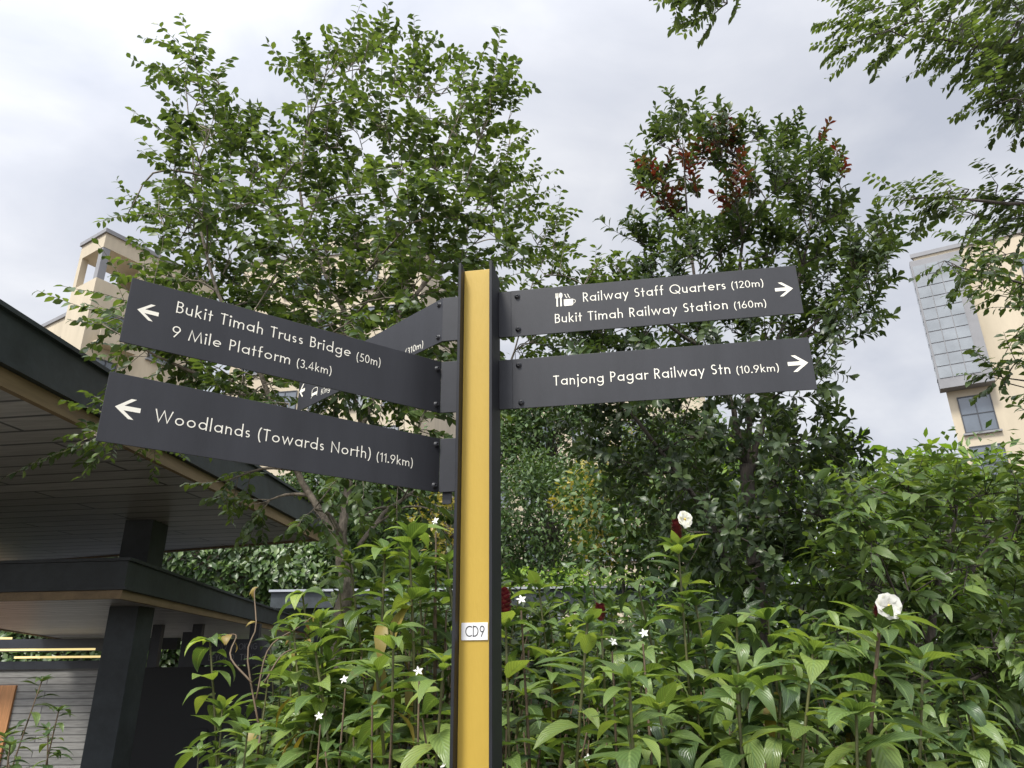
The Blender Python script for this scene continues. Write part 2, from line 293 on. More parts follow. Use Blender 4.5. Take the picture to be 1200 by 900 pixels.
G = {
 'o': (XH, [RING]), 'a': (XH, [RING, [(XH - HW, 0), (XH - HW, XH)]]), 'b': (XH, [RING, [(HW, 0), (HW, 1.06)]]),
 'd': (XH, [RING, [(XH - HW, 0), (XH - HW, 1.06)]]), 'p': (XH, [RING, [(HW, -0.3), (HW, XH)]]),
 'e': (XH, [[(HW * .8, CY), (XH - HW * .8, CY)], arc(XH / 2, CY, RO, RO, 0, 312)]),
 'g': (XH, [RING, [(XH - HW, XH), (XH - HW, -0.02)] + arc(XH / 2, -0.02, RO, 0.24, 0, -150)[1:]]),
 'f': (0.36, [[(0.15, 0), (0.15, 0.86)] + arc(0.29, 0.86, 0.14, 0.14, 180, 70)[1:], [(0, XH - HW), (0.34, XH - HW)]]),
 'h': (0.52, [[(HW, 0), (HW, 1.06)], [(HW, XH - 0.3)] + nshape(0, 0.52)]),
 'n': (0.52, [[(HW, 0), (HW, XH)], [(HW, XH - 0.3)] + nshape(0, 0.52)]),
 'm': (0.86, [[(HW, 0), (HW, XH)], [(HW, XH - 0.3)] + nshape(0, 0.49), [(0.43, XH - 0.3)] + nshape(0.37, 0.49)]),
 'r': (0.32, [[(HW, 0), (HW, XH)], [(HW, XH - 0.3)] + arc(HW + .2, XH - HW - .2, .2, .2, 180, 62)]),
 'u': (0.52, [[(0.52 - HW, 0), (0.52 - HW, XH)], [(HW, XH)] + arc(0.26, HW + .1975, .1975, .1975, 180, 360)]),
 'i': (W_, [[(HW, 0), (HW, XH)], (D_, HW, 0.87)]), 'l': (W_, [[(HW, 0), (HW, 1.06)]]),
 'j': (W_ + .04, [[(HW + .04, XH), (HW + .04, -0.14)] + arc(HW - .06, -.14, .1, .1, 0, -80)[1:], (D_, HW + .04, 0.87)]),
 'k': (0.5, [[(HW, 0), (HW, 1.06)], [(HW, 0.27), (0.42, XH)], [(0.17, 0.36), (0.46, 0)]]),
 't': (0.34, [[(0.16, 0), (0.16, 0.92)], [(0, XH - HW), (0.34, XH - HW)]]),
 's': (0.40, [sshape(0.40, XH)]), 'w': (0.86, [[(0.04, XH), (0.235, 0.05), (0.43, XH - .03), (0.625, 0.05), (0.82, XH)]]),
 'y': (0.54, [[(0.04, XH), (0.29, 0.04)], [(0.50, XH), (0.15, -0.29)]]),
 'A': (0.76, [[(0.05, 0), (0.38, 0.95), (0.71, 0)], [(0.17, 0.3), (0.59, 0.3)]]),
 'B': (0.52, [[(HW, 0), (HW, 1)], [(HW, 1 - HW), (.24, 1 - HW)] + arc(.24, .74, .19, .1975, 90, -90)[1:] + [(HW, .5425)],
              [(.24, .5425)] + arc(.24, .3025, .2175, .24, 90, -90)[1:] + [(HW, HW)]]),
 'C': (0.72, [arc(0.5, 0.5, 0.4375, 0.4375, 52, 308)]),
 'D': (0.68, [[(HW, 0), (HW, 1)], [(HW, 1 - HW), (.22, 1 - HW)] + arc(.22, .5, .3975, .4375, 90, -90)[1:] + [(HW, HW)]]),
 'K': (0.6, [[(HW, 0), (HW, 1)], [(HW, 0.40), (0.53, 1)], [(0.22, 0.56), (0.56, 0)]]),
 'M': (0.98, [[(0.06, 0), (0.19, 0.93), (0.49, 0.06), (0.79, 0.93), (0.92, 0)]]),
 'N': (0.74, [[(HW, 0), (HW, 0.92), (0.74 - HW, 0.08), (0.74 - HW, 1)]]),
 'P': (0.5, [[(HW, 0), (HW, 1)], [(HW, 1 - HW), (.22, 1 - HW)] + arc(.22, .7, .2175, .2375, 90, -90)[1:] + [(HW, .4625)]]),
 'Q': (1.0, [arc(.5, .5, .4375, .4375, 0, 360, 32), [(.52, .36), (.92, -.02)]]),
 'R': (0.52, [[(HW, 0), (HW, 1)], [(HW, 1 - HW), (.22, 1 - HW)] + arc(.22, .71, .2175, .2275, 90, -90)[1:] + [(HW, .4825)], [(.22, .48), (.48, 0)]]),
 'S': (0.50, [sshape(0.50, 1)]), 'T': (0.52, [[(.26, 0), (.26, 1)], [(0, 1 - HW), (.52, 1 - HW)]]),
 'W': (1.16, [[(0.05, 1), (.315, .07), (.58, .95), (.845, .07), (1.11, 1)]]),
 'E': (0.46, [[(.46, HW), (HW, HW), (HW, 1 - HW), (.46, 1 - HW)], [(HW, .5), (.42, .5)]]),
 'G': (0.8, [arc(0.5, 0.5, 0.4375, 0.4375, 50, 360) + [(0.5, .5)]]), 'I': (W_, [[(HW, 0), (HW, 1)]]),
 'O': (1.0, [arc(.5, .5, .4375, .4375, 0, 360, 32)]), 'Y': (0.6, [[(.3, 0), (.3, .45)], [(.04, 1), (.3, .42), (.56, 1)]]),
 'H': (0.62, [[(HW, 0), (HW, 1)], [(.62 - HW, 0), (.62 - HW, 1)], [(HW, .52), (.62 - HW, .52)]]),
 '(': (0.26, [arc(.36, .42, .3, .68, 118, 242)]), ')': (0.26, [arc(-.10, .42, .3, .68, 62, -62)]),
 '.': (0.15, [(D_, .075, .075)]),
 '0': (0.56, [arc(.28, .5, .2175, .4375, 0, 360, 28)]), '1': (0.3, [[(.02, .78), (.215, .92)], [(.215, 0), (.215, 1)]]),
 '2': (0.52, [arc(.26, .72, .2, .2175, 165, -20) + [(.09, HW), (.52, HW)]]),
 '3': (0.5, [arc(.24, .735, .18, .2025, 150, -90), arc(.24, .2975, .2, .235, 90, -150)]),
 '4': (0.6, [[(.42, 0), (.42, .95), (.05, .27), (.60, .27)]]),
 '5': (0.52, [[(.47, 1 - HW), (.19, 1 - HW), (.12, .56)] + arc(.22, .31, .24, .2475, 110, -140)]),
 '6': (0.58, [arc(.29, .31, .2275, .2475, 0, 360, 24), [(.085, .40), (.40, 1)]]),
 '9': (0.58, [arc(.29, .69, .2275, .2475, 0, 360, 24), [(.495, .60), (.18, 0)]]),
}
def stroke(pts, wd):
    """ribbon quads of width wd along a polyline"""
    p = np.array(pts, float); closed = np.linalg.norm(p[0] - p[-1]) < 1e-6
    if closed: p = p[:-1]
    n = len(p); le, ri = [], []
    for i in range(n):
        a = p[(i - 1) % n] if (closed or i > 0) else None
        c = p[(i + 1) % n] if (closed or i < n - 1) else None
        d1 = (p[i] - a) if a is not None else (c - p[i]); d2 = (c - p[i]) if c is not None else d1
        d1 = d1 / np.linalg.norm(d1); d2 = d2 / np.linalg.norm(d2)
        n1 = np.array([-d1[1], d1[0]]); n2 = np.array([-d2[1], d2[0]]); m = n1 + n2; ln = m.dot(m)
        m = m * (2 / max(ln, 0.55)) * 0.5
        le.append(p[i] + m * wd / 2); ri.append(p[i] - m * wd / 2)
    k = n if closed else n - 1
    return [(le[i], le[(i + 1) % n], ri[(i + 1) % n], ri[i])[::-1] for i in range(k)]
def textpolys(txt, u0, v0, u1, cap, weight=1.0):
    """polygons (with a tiny layer index) of txt set from u0 to u1 on the baseline v0"""
    gl = [c for c in txt]; wsum = sum(G[c][0] for c in gl if c != ' '); ns = gl.count(' ')
    gaps = max(1, len(gl) - 1 - ns); want = (u1 - u0) / cap
    tr = 0.115; sp = 0.52
    nat = wsum + gaps * tr + ns * (sp - tr)
    kx = min(1.25, max(0.5, want / nat))
    out = []; x = 0; lay = 0; prev = None
    for c in gl:
        if c == ' ': x += sp - tr * 0; prev = c; continue
        if prev is not None and prev != ' ': x += tr
        for st in G[c][1]:
            lay += 1
            if st[0] == D_:
                q = [(st[1] + .085 * math.cos(a), st[2] + .085 * math.sin(a)) for a in np.linspace(0, 2 * math.pi, 13)[:-1]]
                out.append((lay % 5, [(u0 + (x + a) * kx * cap, v0 + b * cap) for a, b in q]))
            else:
                for qd in stroke(st, W_ * weight): out.append((lay % 5, [(u0 + (x + a) * kx * cap, v0 + b * cap) for a, b in qd]))
        x += G[c][0]; prev = c
    return out
def panelframe(o, u, v):
    o, u, v = map(np.array, (o, u, v)); n = np.cross(u, v); return o, u, v, n / np.linalg.norm(n)
def decal(fr, polys, name, mat, parent, lift=0.0004):
    o, u, v, n = fr; mb = MB()
    for lay, q in polys: mb.poly([o + u * a + v * b + n * (lift + lay * 0.00003) for a, b in q])
    return mb.build(name, mat, parent)
ARROW = [(0, 0), (.64, .5), (.87, .5), (.385, .115), (1.1, .115), (1.1, -.115), (.385, -.115), (.87, -.5), (.64, -.5)]
def arrowpolys(tip, h, right, wide=1.0):
    s = -1 if right else 1
    P = [(tip[0] + s * a * h, tip[1] + b * h) for a, b in ARROW]
    if s == 1: P = P[::-1]
    top, mid, bot = ([0, 1, 2, 3], [0, 3, 4, 5, 6], [0, 6, 7, 8])
    Q = [(tip[0] + s * a * h * wide, tip[1] + b * h) for a, b in ARROW]
    return [(0, [Q[i] for i in (idx if right else idx[::-1])]) for idx in (top, mid, bot)]

# ------------------------------------------------------------------ ground
def ground_z(x, y):
    t = np.clip((-x - 1.6) / 2.4, 0, 1) * np.clip((y - 3.2) / 4.0, 0, 1); t = t * t * (3 - 2 * t)
    return -0.95 * t
xs = np.concatenate([np.linspace(-900, -30, 8), np.linspace(-26, 26, 66), np.linspace(30, 900, 8)])
ys = np.concatenate([np.linspace(-300, -10, 5), np.linspace(-8, 40, 61), np.linspace(46, 1500, 10)])
gx, gy = np.meshgrid(xs, ys, indexing='ij'); gz = ground_z(gx, gy) * (gx > -24) * (gy < 30)
nx, ny = gx.shape; g = MB()
g.v = [tuple(map(float, p)) for p in zip(gx.ravel(), gy.ravel(), gz.ravel())]
g.f = [(i * ny + j, (i + 1) * ny + j, (i + 1) * ny + j + 1, i * ny + j + 1) for i in range(nx - 1) for j in range(ny - 1)]
tag(g.build('ground', MAT['soil'], None, True), kind='structure')
g = MB(); g.box(-40, 40, -2.2, 0.95, -0.05, 0.02); tag(g.build('path', MAT['path']), kind='structure')
g = MB(); g.box(-40, 40, 0.95, 1.07, -0.05, 0.11); tag(g.build('kerb', MAT['conc']), kind='structure')

# ------------------------------------------------------------------ signpost
A9 = math.radians(-9.2); EX = np.array([math.cos(A9), math.sin(A9), 0]); EYD = np.array([-math.sin(A9), math.cos(A9), 0]); EZ = np.array([0, 0, 1.0])
corner = at(573, 600, 1.58); corner[2] = 0            # near inner corner of the right flange
TOP = at(574, 305, 1.58)[2]
WID, DEP, TH = 0.080, 0.112, 0.007
post = empty('signpost', tuple(corner - EX * WID / 2 + EYD * DEP / 2), 0, 'tall dark steel signpost with yellow web and five directional arms beside planting', 'signpost')
PO = np.array(post.location)
def loc(p): return np.array(p) - PO
def P3(a, b, z): return loc(corner + EX * a + EYD * b + EZ * z)
def postbox(name, mat, a0, a1, b0, b1, z0, z1, bevel=0.0008):
    mb = MB(); mb.obox(P3((a0 + a1) / 2, (b0 + b1) / 2, (z0 + z1) / 2), EX * (a1 - a0) / 2, EYD * (b1 - b0) / 2, EZ * (z1 - z0) / 2)
    return mb.build(name, mat, post, bevel=bevel)
postbox('flange', MAT['post'], 0, TH, 0, DEP, 0, TOP)
postbox('flange', MAT['post'], -WID, -WID + TH, 0, DEP, 0, TOP)
postbox('web', MAT['yellow'], -WID + TH + .0002, -.0002, 0.036, 0.044, 0, TOP - 0.004)
postbox('base_plate', MAT['post'], -WID - .06, .067, -0.05, DEP + .05, 0.0, 0.012)
# CD9 plate on the web
def webhit(x, y):
    r = ray(x, y); q = corner + EYD * 0.036; t = (q - EYE).dot(EYD) / r.dot(EYD); p = EYE + r * t
    return (p - corner).dot(EX), p[2]
a0, zt = webhit(541, 730); a1, zb = webhit(572, 750)
a1 = min(a1, -0.001)
plate = postbox('number_plate', MAT['white'], a0, a1, 0.0335, 0.0357, zb, zt, 0.0003)
fr = panelframe(P3(a0, 0.0335, zb), EX, EZ); pw_, ph_ = a1 - a0, zt - zb
decal(fr, textpolys('CD9', pw_ * .15, ph_ * .19, pw_ * .88, ph_ * .64, 1.1), 'lettering', MAT['black'], plate)

def boltmesh(mb, c, n, r=0.0062):
    n = np.array(n); a = np.cross(n, EZ); a /= np.linalg.norm(a); b = np.cross(n, a)
    prof = [(1.25, -0.0005), (1.25, 0.0012), (0.95, 0.0012), (0.95, 0.0045), (0.55, 0.0062), (0.42, 0.0062), (0.36, 0.0040)]
    k = 14; vs = []
    for q, h in prof:
        for i in range(k):
            t = 2 * math.pi * i / k; vs.append(c + (a * math.cos(t) + b * math.sin(t)) * r * q + n * h)
    fs = [(j * k + i, j * k + (i + 1) % k, (j + 1) * k + (i + 1) % k, (j + 1) * k + i) for j in range(len(prof) - 1) for i in range(k)]
    fs.append(tuple(range((len(prof) - 1) * k, len(prof) * k)))
    mb.mesh(vs, fs)
def sign_arm(D, atop, abot, az, length, right, label, bolts, brk, texts, arrow, extra=None, wide=1.0):
    """atop/abot: where the panel meets its bracket; texts: (txt, (x,y) start, (x,y) end, cap height px)"""
    A = at(*atop, D); B = at(*abot, D); zt, zb = A[2], B[2]
    org = (A + B) / 2; org[2] = zb
    u = np.array([math.cos(math.radians(az)), math.sin(math.radians(az)), 0])
    if right: fr = panelframe(org, u, EZ)
    else: fr = panelframe(org + u * length, -u, EZ)
    O, U, V, Nn = fr
    h = zt - zb
    def hit(x, y):
        r = ray(x, y); t = (O - EYE).dot(Nn) / r.dot(Nn); p = EYE + r * t - O; return p.dot(U), p[2]
    mb = MB(); c = O + U * length / 2 + V * h / 2 - Nn * 0.0015
    mb.obox(loc(c), U * length / 2, -Nn * 0.0015, V * h / 2)
    panel = mb.build('sign_panel', MAT['sign'], post, bevel=0.0006); panel['label'] = label
    lf = panelframe(loc(O), U, V)
    # bracket plate between post and panel
    e0 = org; mbb = MB()
    ao = (org - corner).dot(EX); brk = ao - TH - .0002 if right else -WID - ao - .0002
    pass
    e1 = org + (-EX if right else EX) * brk
    bc = (e0 + e1) / 2; bc = bc + EZ * h / 2 + EYD * 0.003
    lap = 0.03
    mbb.obox(loc(bc), (e1 - e0) / 2, EYD * 0.003, EZ * (h / 2 - .0005))
    lapc = org + u * lap / 2 + EZ * h / 2 - Nn * 0.0056        # tongue behind the panel
    mbb.obox(loc(lapc), u * lap / 2, Nn * 0.0024, EZ * (h / 2 - .002))
    mbb.build('bracket', MAT['bracket'], panel, bevel=0.0005)
    for bx, by in bolts:
        b = MB(); a, z = hit(bx, by); boltmesh(b, loc(O) + U * a + V * z, Nn); b.build('bolt', MAT['bracket'], panel, True)
    for txt, s, e_, cap in texts:
        us, vs_ = hit(*s); ue, ve = hit(*e_); v0 = (vs_ + ve) / 2 - .0008
        m = ((s[0] + e_[0]) / 2, (s[1] + e_[1]) / 2); cp = (hit(m[0], m[1] - cap)[1] - hit(*m)[1]) * 1.05
        decal(lf, textpolys(txt, us, v0, ue, cp), 'lettering', MAT['cream'], panel)
    tip, ah = arrow; t = hit(*tip)
    decal(lf, arrowpolys(t, ah, right, wide), 'arrow', MAT['cream'], panel)
    if extra: extra(lf, hit, panel)
    return panel
def circ(cx, cy, rx, ry, a0=0, a1=360, n=16): return arc(cx, cy, rx, ry, a0, a1, n)[:-1] if abs(a1 - a0) == 360 else arc(cx, cy, rx, ry, a0, a1, n)
def food_icon(lf, hit, panel):
    (ua, va) = hit(651.5, 359.5); (ub, vb) = hit(674.5, 343)
    k = 0.0345 / 1.62 * 1.0; k = (ub - ua)          # icon width
    f = lambda P: [(ua + x * k, va + y * k) for x, y in P]
    pol = [(0, f([(.03, 0), (.11, 0), (.10, .46), (.04, .46)])), (1, f([(0, .46), (.14, .46), (.14, .55), (0, .55)]))]
    for x in (0, .055, .11): pol.append((2, f([(x, .55), (x + .032, .55), (x + .032, .74), (x, .74)])))
    pol += [(0, f([(.22, 0), (.30, 0), (.29, .46), (.23, .46)])), (1, f(circ(.26, .60, .085, .155)))]
    pol += [(0, f([(.44, 0), (.80, 0), (.86, .07), (.86, .36), (.40, .36), (.40, .05)]))]
    for q in stroke(arc(.86, .22, .11, .105, 90, -90), .05): pol.append((3, f(q)))
    for x0 in (.44, .58):
        for q in stroke([(x0, .66), (x0 + .05, .60), (x0 + .05, .54), (x0 + .13, .42)], .065): pol.append((2, f(q)))
    decal(lf, pol, 'food_symbol', MAT['cream'], panel)
def train_icon(lf, hit, panel):
    (ua, va) = hit(364.3, 467); (ub, vb) = hit(373.3, 451.5); kx, ky = (ub - ua) / .92, (vb - va) / 1.4; va += .2 * ky
    f = lambda P: [(ua + x * kx, va + y * ky) for x, y in P]
    pol = []
    for q in stroke([(.10, .10), (.10, .85)] + arc(.46, .85, .36, .26, 180, 0)[1:] + [(.82, .10), (.10, .10)], .13): pol.append((0, f(q)))
    pol.append((1, f([(.08, .06), (.84, .06), (.84, .44), (.08, .44)])))
    for s_ in (0, 1):
        for q in stroke([(.24 + .44 * s_, .06), (.04 + .84 * s_, -.2)], .10): pol.append((3, f(q)))
    decal(lf, pol, 'train_symbol', MAT['cream'], panel)
LS = 0.72
sign_arm(1.665, (598, 341), (600, 394.5), -9.3, LS, True, 'upper right arm reading Railway Staff Quarters and Bukit Timah Railway Station',
         [(606.2, 347.6), (607.4, 386)], 0.026,
         [('Railway Staff Quarters', (683, 353.6), (851, 338.8), 10.6), ('(120m)', (857.4, 338.2), (895, 335.4), 8.2),
          ('Bukit Timah Railway Station', (650, 377.6), (853.6, 362.8), 10.6), ('(160m)', (860.6, 362), (898.4, 359), 8.2)],
         ((929.2, 338), 0.0385), food_icon)
sign_arm(1.665, (600, 421), (601, 479), -9.1, LS, True, 'lower right arm reading Tanjong Pagar Railway Stn',
         [(608, 428), (611, 472)], 0.028,
         [('Tanjong Pagar Railway Stn', (648.6, 451.2), (856.6, 438), 11.6), ('(10.9km)', (863.4, 438), (913.2, 434.4), 8.6)],
         ((947, 425), 0.042))
sign_arm(1.70, (517, 424), (516, 484), -141.9, 0.732, False, 'middle left arm reading Bukit Timah Truss Bridge and 9 Mile Platform',
         [(512.5, 432.4), (511.2, 474)], 0.032,
         [('Bukit Timah Truss Bridge', (205.4, 365.8), (411, 418.2), 12.6), ('(50m)', (417.4, 422.5), (445.7, 429), 9.6),
          ('9 Mile Platform', (200.4, 393.8), (340, 427), 12.6), ('(3.4km)', (347.2, 430), (388.2, 438.5), 9.6)],
         ((160.8, 362.5), 0.036))
sign_arm(1.70, (516, 514), (514, 577), -141.2, 0.740, False, 'lower left arm reading Woodlands (Towards North)',
         [(511.2, 521), (509, 569)], 0.034,
         [('Woodlands (Towards North)', (180, 491), (434, 540), 13.8), ('(11.9km)', (441, 539), (483.6, 547.5), 10.0)],
         ((134.6, 476.2), 0.040))
sign_arm(1.70, (519, 349), (518, 400), 134.3, 0.775, False, 'rear left arm reading King Albert Park Stn',
         [(514.8, 357.5), (513.8, 395.5)], 0.036,
         [('King Albert Park Stn', (376.3, 460.7), (471, 417.5), 6.6), ('(310m)', (475, 416.5), (496, 406.5), 7.2)],
         ((351, 459.5), 0.046), train_icon, 0.72)
mb = MB(); q = at(522.5, 582, 1.70); mb.obox(loc(q + EYD * .012), EX * .011, EYD * .004, EZ * .016); mb.build('mounting_tab', MAT['bracket'], post)

# ------------------------------------------------------------------ pavilion
pav = empty('pavilion', (-6, 9, -0.95), 0, 'dark steel open pavilion with board soffits beneath two flat roofs at left', 'pavilion')
PV = np.array([-6, 9, -0.95])
def shift(mb): mb.v = [tuple(np.array(p) - PV) for p in mb.v]; return mb
def pbuild(mb, name, mat, parent=pav, **k): return shift(mb).build(name, mat, parent, **k)
def outward(pts, d):
    """offset a ccw plan polygon outward by d"""
    P = np.array(pts, float); n = len(P); out = []
    for i in range(n):
        a = P[i] - P[i - 1]; b = P[(i + 1) % n] - P[i]; a /= np.linalg.norm(a); b /= np.linalg.norm(b)
        na = np.array([a[1], -a[0]]); nb = np.array([b[1], -b[0]]); m = (na + nb); m *= 2 / max(.4, m.dot(m)); out.append(P[i] + m * d / 2 * 1.0)
    return out
def roof_set(poly, z, tan_h, face_h, names):
    mb = MB(); mb.prism(outward(poly, -0.004), z + 0.03, z + tan_h + face_h - .05); core = pbuild(mb, names, MAT['steel'])
    mb = MB(); mb.prism(outward(poly, -0.01), z + 0.012, z + 0.029); pbuild(mb, 'soffit', MAT['soffit'], core).location = (0, 0, 0)
    n = len(poly); mb = MB(); ms = MB(); o1 = outward(poly, 0.0); o0 = outward(poly, -0.10); o2 = outward(poly, 0.10); o3 = outward(poly, 0.03)
    for i in range(n):
        j = (i + 1) % n
        mb.prism([o0[i], o1[i], o1[j], o0[j]], z - .012, z + tan_h)
        ms.prism([o1[i] * .5 + o0[i] * .5, o3[i], o3[j], o1[j] * .5 + o0[j] * .5], z + tan_h + .002, z + tan_h + face_h)    # web
        ms.prism([o3[i], o2[i], o2[j], o3[j]], z + tan_h + .002, z + tan_h + .03)     # lower lip
        ms.prism([o3[i], o2[i], o2[j], o3[j]], z + tan_h + face_h - .03, z + tan_h + face_h)
    pbuild(mb, 'timber_edge', MAT['tan'], core); pbuild(ms, 'fascia', MAT['steel2'], core)
    return core
def pxy(v): return (float(v[0]), float(v[1]))
c0 = at(0, 449, 4.0); ra = atz(0, 449, 3.2); rb = atz(374, 633, 3.2)
d = (rb - ra) / np.linalg.norm(rb - ra); r_near = ra - d * 2.6
bk = atz(195, 647, 3.2); bd = (bk - rb) / np.linalg.norm(bk - rb); r_back = rb + bd * 10.5
upper = [pxy(r_near), pxy(rb), pxy(r_back), (r_near[0] - 10.5, r_near[1])]
roof_set(upper, 3.2, 0.10, 0.36, 'upper_roof')
cl = atz(150, 612, 3.2); cx = cl[0]
zl = 2.2
la = atz(142, 700, zl); lb_ = atz(372, 748, zl); lc = atz(0, 703, zl)
ld = (lc - la) / np.linalg.norm(lc - la); le = la + ld * 9.0
lp, lq = atz(96, 753, zl), atz(0, 738, zl); lr = lq + (lq - lp) / np.linalg.norm(lq - lp) * 3.0
lower = [pxy(la), pxy(lb_), pxy(lp), pxy(lr), pxy(le)]
roof_set(lower, zl, 0.07, 0.31, 'lower_roof')
mb = MB(); mb.box(cx + .02, cx + .36, cl[1] - .1, cl[1] + .3, -0.95, 3.21); pbuild(mb, 'column', MAT['steel2'], bevel=0.006)
mb = MB()
mb.box(cx - 4.4, cx - 4.0, 10.2, 10.6, -0.95, 2.21); pbuild(mb, 'column', MAT['steel'], bevel=0.006)
mb = MB(); mb.box(-7.3, -7.0, 16.5, 16.8, -0.95, 2.21); pbuild(mb, 'column', MAT['steel'], bevel=0.006)
# walls below the lower roof
mb = MB(); mb.box(-18, -10.7, 20.0, 20.2, -0.95, 1.46); pbuild(mb, 'concrete_wall', MAT['conc'])
mb = MB(); mb.box(-18, -10.7, 19.96, 20.24, 1.462, 1.66); pbuild(mb, 'wall_cap', MAT['steel'])
mb = MB(); mb.box(-6.5, -3.4, 13.0, 13.15, -0.95, 1.52); pbuild(mb, 'dark_wall', MAT['black'])
mb = MB(); mb.box(-5.35, -5.1, 12.97, 12.998, -0.95, 0.55); pbuild(mb, 'door', MAT['black'])
mb = MB(); mb.box(-14.6, -12.95, 19.93, 19.998, -0.95, 1.08); dr = pbuild(mb, 'timber_door', MAT['orange'], bevel=.004)
dr['label'] = 'orange timber door leaf in the pale concrete wall'
for z0, yy in ((1.86, 17.6), (1.9, 19.2)):
    mb = MB(); mb.box(-18, -8.6, yy, yy + .2, z0, z0 + .28); pbuild(mb, 'ceiling_beam', MAT['steel'])
for a_, b_ in (((-30, 748), (15, 745)), ((-30, 762), (113, 752)), ((17, 770.5), (122, 763))):
    p = at(*a_, 16.6); q = at(*b_, 16.9); q[2] = p[2]; mb = MB(); dd = (q - p) / 2; nn = np.array([-dd[1], dd[0], 0]); nn /= np.linalg.norm(nn)
    mb.obox((p + q) / 2, dd, nn * .02, EZ * .022); pbuild(mb, 'lamp_tube', MAT['lamp'])
for xx in (-6.3, -5.6, -4.6): 
    mb = MB(); mb.box(xx, xx + .16, 13.02, 13.14, 1.521, 2.21); pbuild(mb, 'wall_post', MAT['steel'])
mb = MB(); mb.prism([(-13, 8.5), (-3.6, 8.5), (-3.4, 24), (-13, 24)], -1.1, -0.9); pbuild(mb, 'floor_slab', MAT['floor'])
# hanging notice under the lower roof
nb = at(275, 764, 12.6)
mb = MB(); mb.obox(nb - PV, (0.62, 0, 0), (0, .02, 0), (0, 0, .2)); nbo = mb.build('notice_board', MAT['bracket'], pav, bevel=.003)
fr = panelframe(nb - PV + np.array([-.62, -.0205, -.2]), (1, 0, 0), EZ)
for tx_, a_, b_, z_ in (('NO', .34, .48, .235), ('SMOKING', .55, .98, .235), ('BEYOND', .2, .63, .07), ('THIS', .72, .98, .07)): decal(fr, textpolys(tx_, a_, z_, b_, .10), 'lettering', MAT['faint'], nbo, .001)

# low link roof behind
lk = empty('walkway_shelter', (-2, 20.5, 0), 0, 'low flat walkway roof with pale metal edge behind the shrubs', 'shelter')
LKP = np.array([-2, 20.5, 0])
def lbuild(mb, name, mat): mb.v = [tuple(np.array(p) - LKP) for p in mb.v]; return mb.build(name, mat, lk)
mb = MB(); mb.box(-6.6, 14, 20.0, 24, 2.92, 3.34); lbuild(mb, 'fascia', MAT['steel2'])
mb = MB(); mb.box(-6.65, 14.05, 19.92, 24.1, 3.342, 3.40); lbuild(mb, 'roof_sheet', MAT['metalroof'])
for xx in (-5.5, 0.5, 6.5, 12.5):
    mb = MB(); mb.box(xx, xx + .2, 20.3, 20.5, 0, 2.93); lbuild(mb, 'column', MAT['steel'])

# ------------------------------------------------------------------ apartment buildings
def bldg(name, label, o):
    e_ = empty(name, tuple(o), 0, label, 'apartment building'); return e_, np.array(o, float)
def window(parent, base, org, ux, nz, w_, h_, cols=2, rows=2, glass='glass', sill=True, transom=None):
    """framed window, org = lower-left corner on the facade, nz = outward normal"""
    org, ux, nz = map(np.array, (org, ux, nz)); fr_ = MB(); t = .07
    def bar(a0, a1, z0, z1, d0=.0, d1=.09):
        fr_.obox(org - base + ux * (a0 + a1) / 2 + EZ * (z0 + z1) / 2 + nz * (d0 + d1) / 2, ux * (a1 - a0) / 2, nz * (d1 - d0) / 2, EZ * (z1 - z0) / 2)
    bar(0, t, 0, h_); bar(w_ - t, w_, 0, h_); bar(t, w_ - t, 0, t); bar(t, w_ - t, h_ - t, h_)
    for i in range(1, cols): x = w_ * i / cols; bar(x - .03, x + .03, t, h_ - t, .005, .085)
    for i in range(1, rows): z = h_ * i / rows; bar(t, w_ - t, z - .025, z + .025, .01, .08)
    f_ = fr_.build('window', MAT['frame'], parent)
    g_ = MB(); g_.obox(org - base + ux * w_ / 2 + EZ * h_ / 2 + nz * .03, ux * (w_ / 2 - t * .5), nz * .01, EZ * (h_ / 2 - t * .5)); g_.build('pane', MAT[glass], f_)
    if sill:
        s_ = MB(); s_.obox(org - base + ux * w_ / 2 - EZ * .08 + nz * .1, ux * (w_ / 2 + .12), nz * .1, EZ * .06); s_.build('sill', MAT['trim'], f_)
    return f_
def plan_block(parent, base, pts, z0, z1, name='wall', mat='plaster', cap=.35, over=.25):
    mb = MB(); mb.prism([(p[0] - base[0], p[1] - base[1]) for p in pts], z0, z1); o_ = mb.build(name, MAT[mat], parent)
    if cap:
        mb = MB(); mb.prism([(p[0] - base[0], p[1] - base[1]) for p in outward(pts, over)], z1 + .002, z1 + cap); mb.build('roof', MAT['trim'], parent)
    return o_
def u2(az): return np.array([math.cos(math.radians(az)), math.sin(math.radians(az)), 0])
# left tower block: corner towards us
B1, o1 = bldg('apartment_building', 'cream apartment tower with loggia and grey roof edge above the pavilion roof', (-28, 42, 0))
er, el_ = u2(60), u2(147)
ct = np.array([-27.96, 42, 0]); ZT = 29.4
def b1(a, b): return ct + er * a + el_ * b
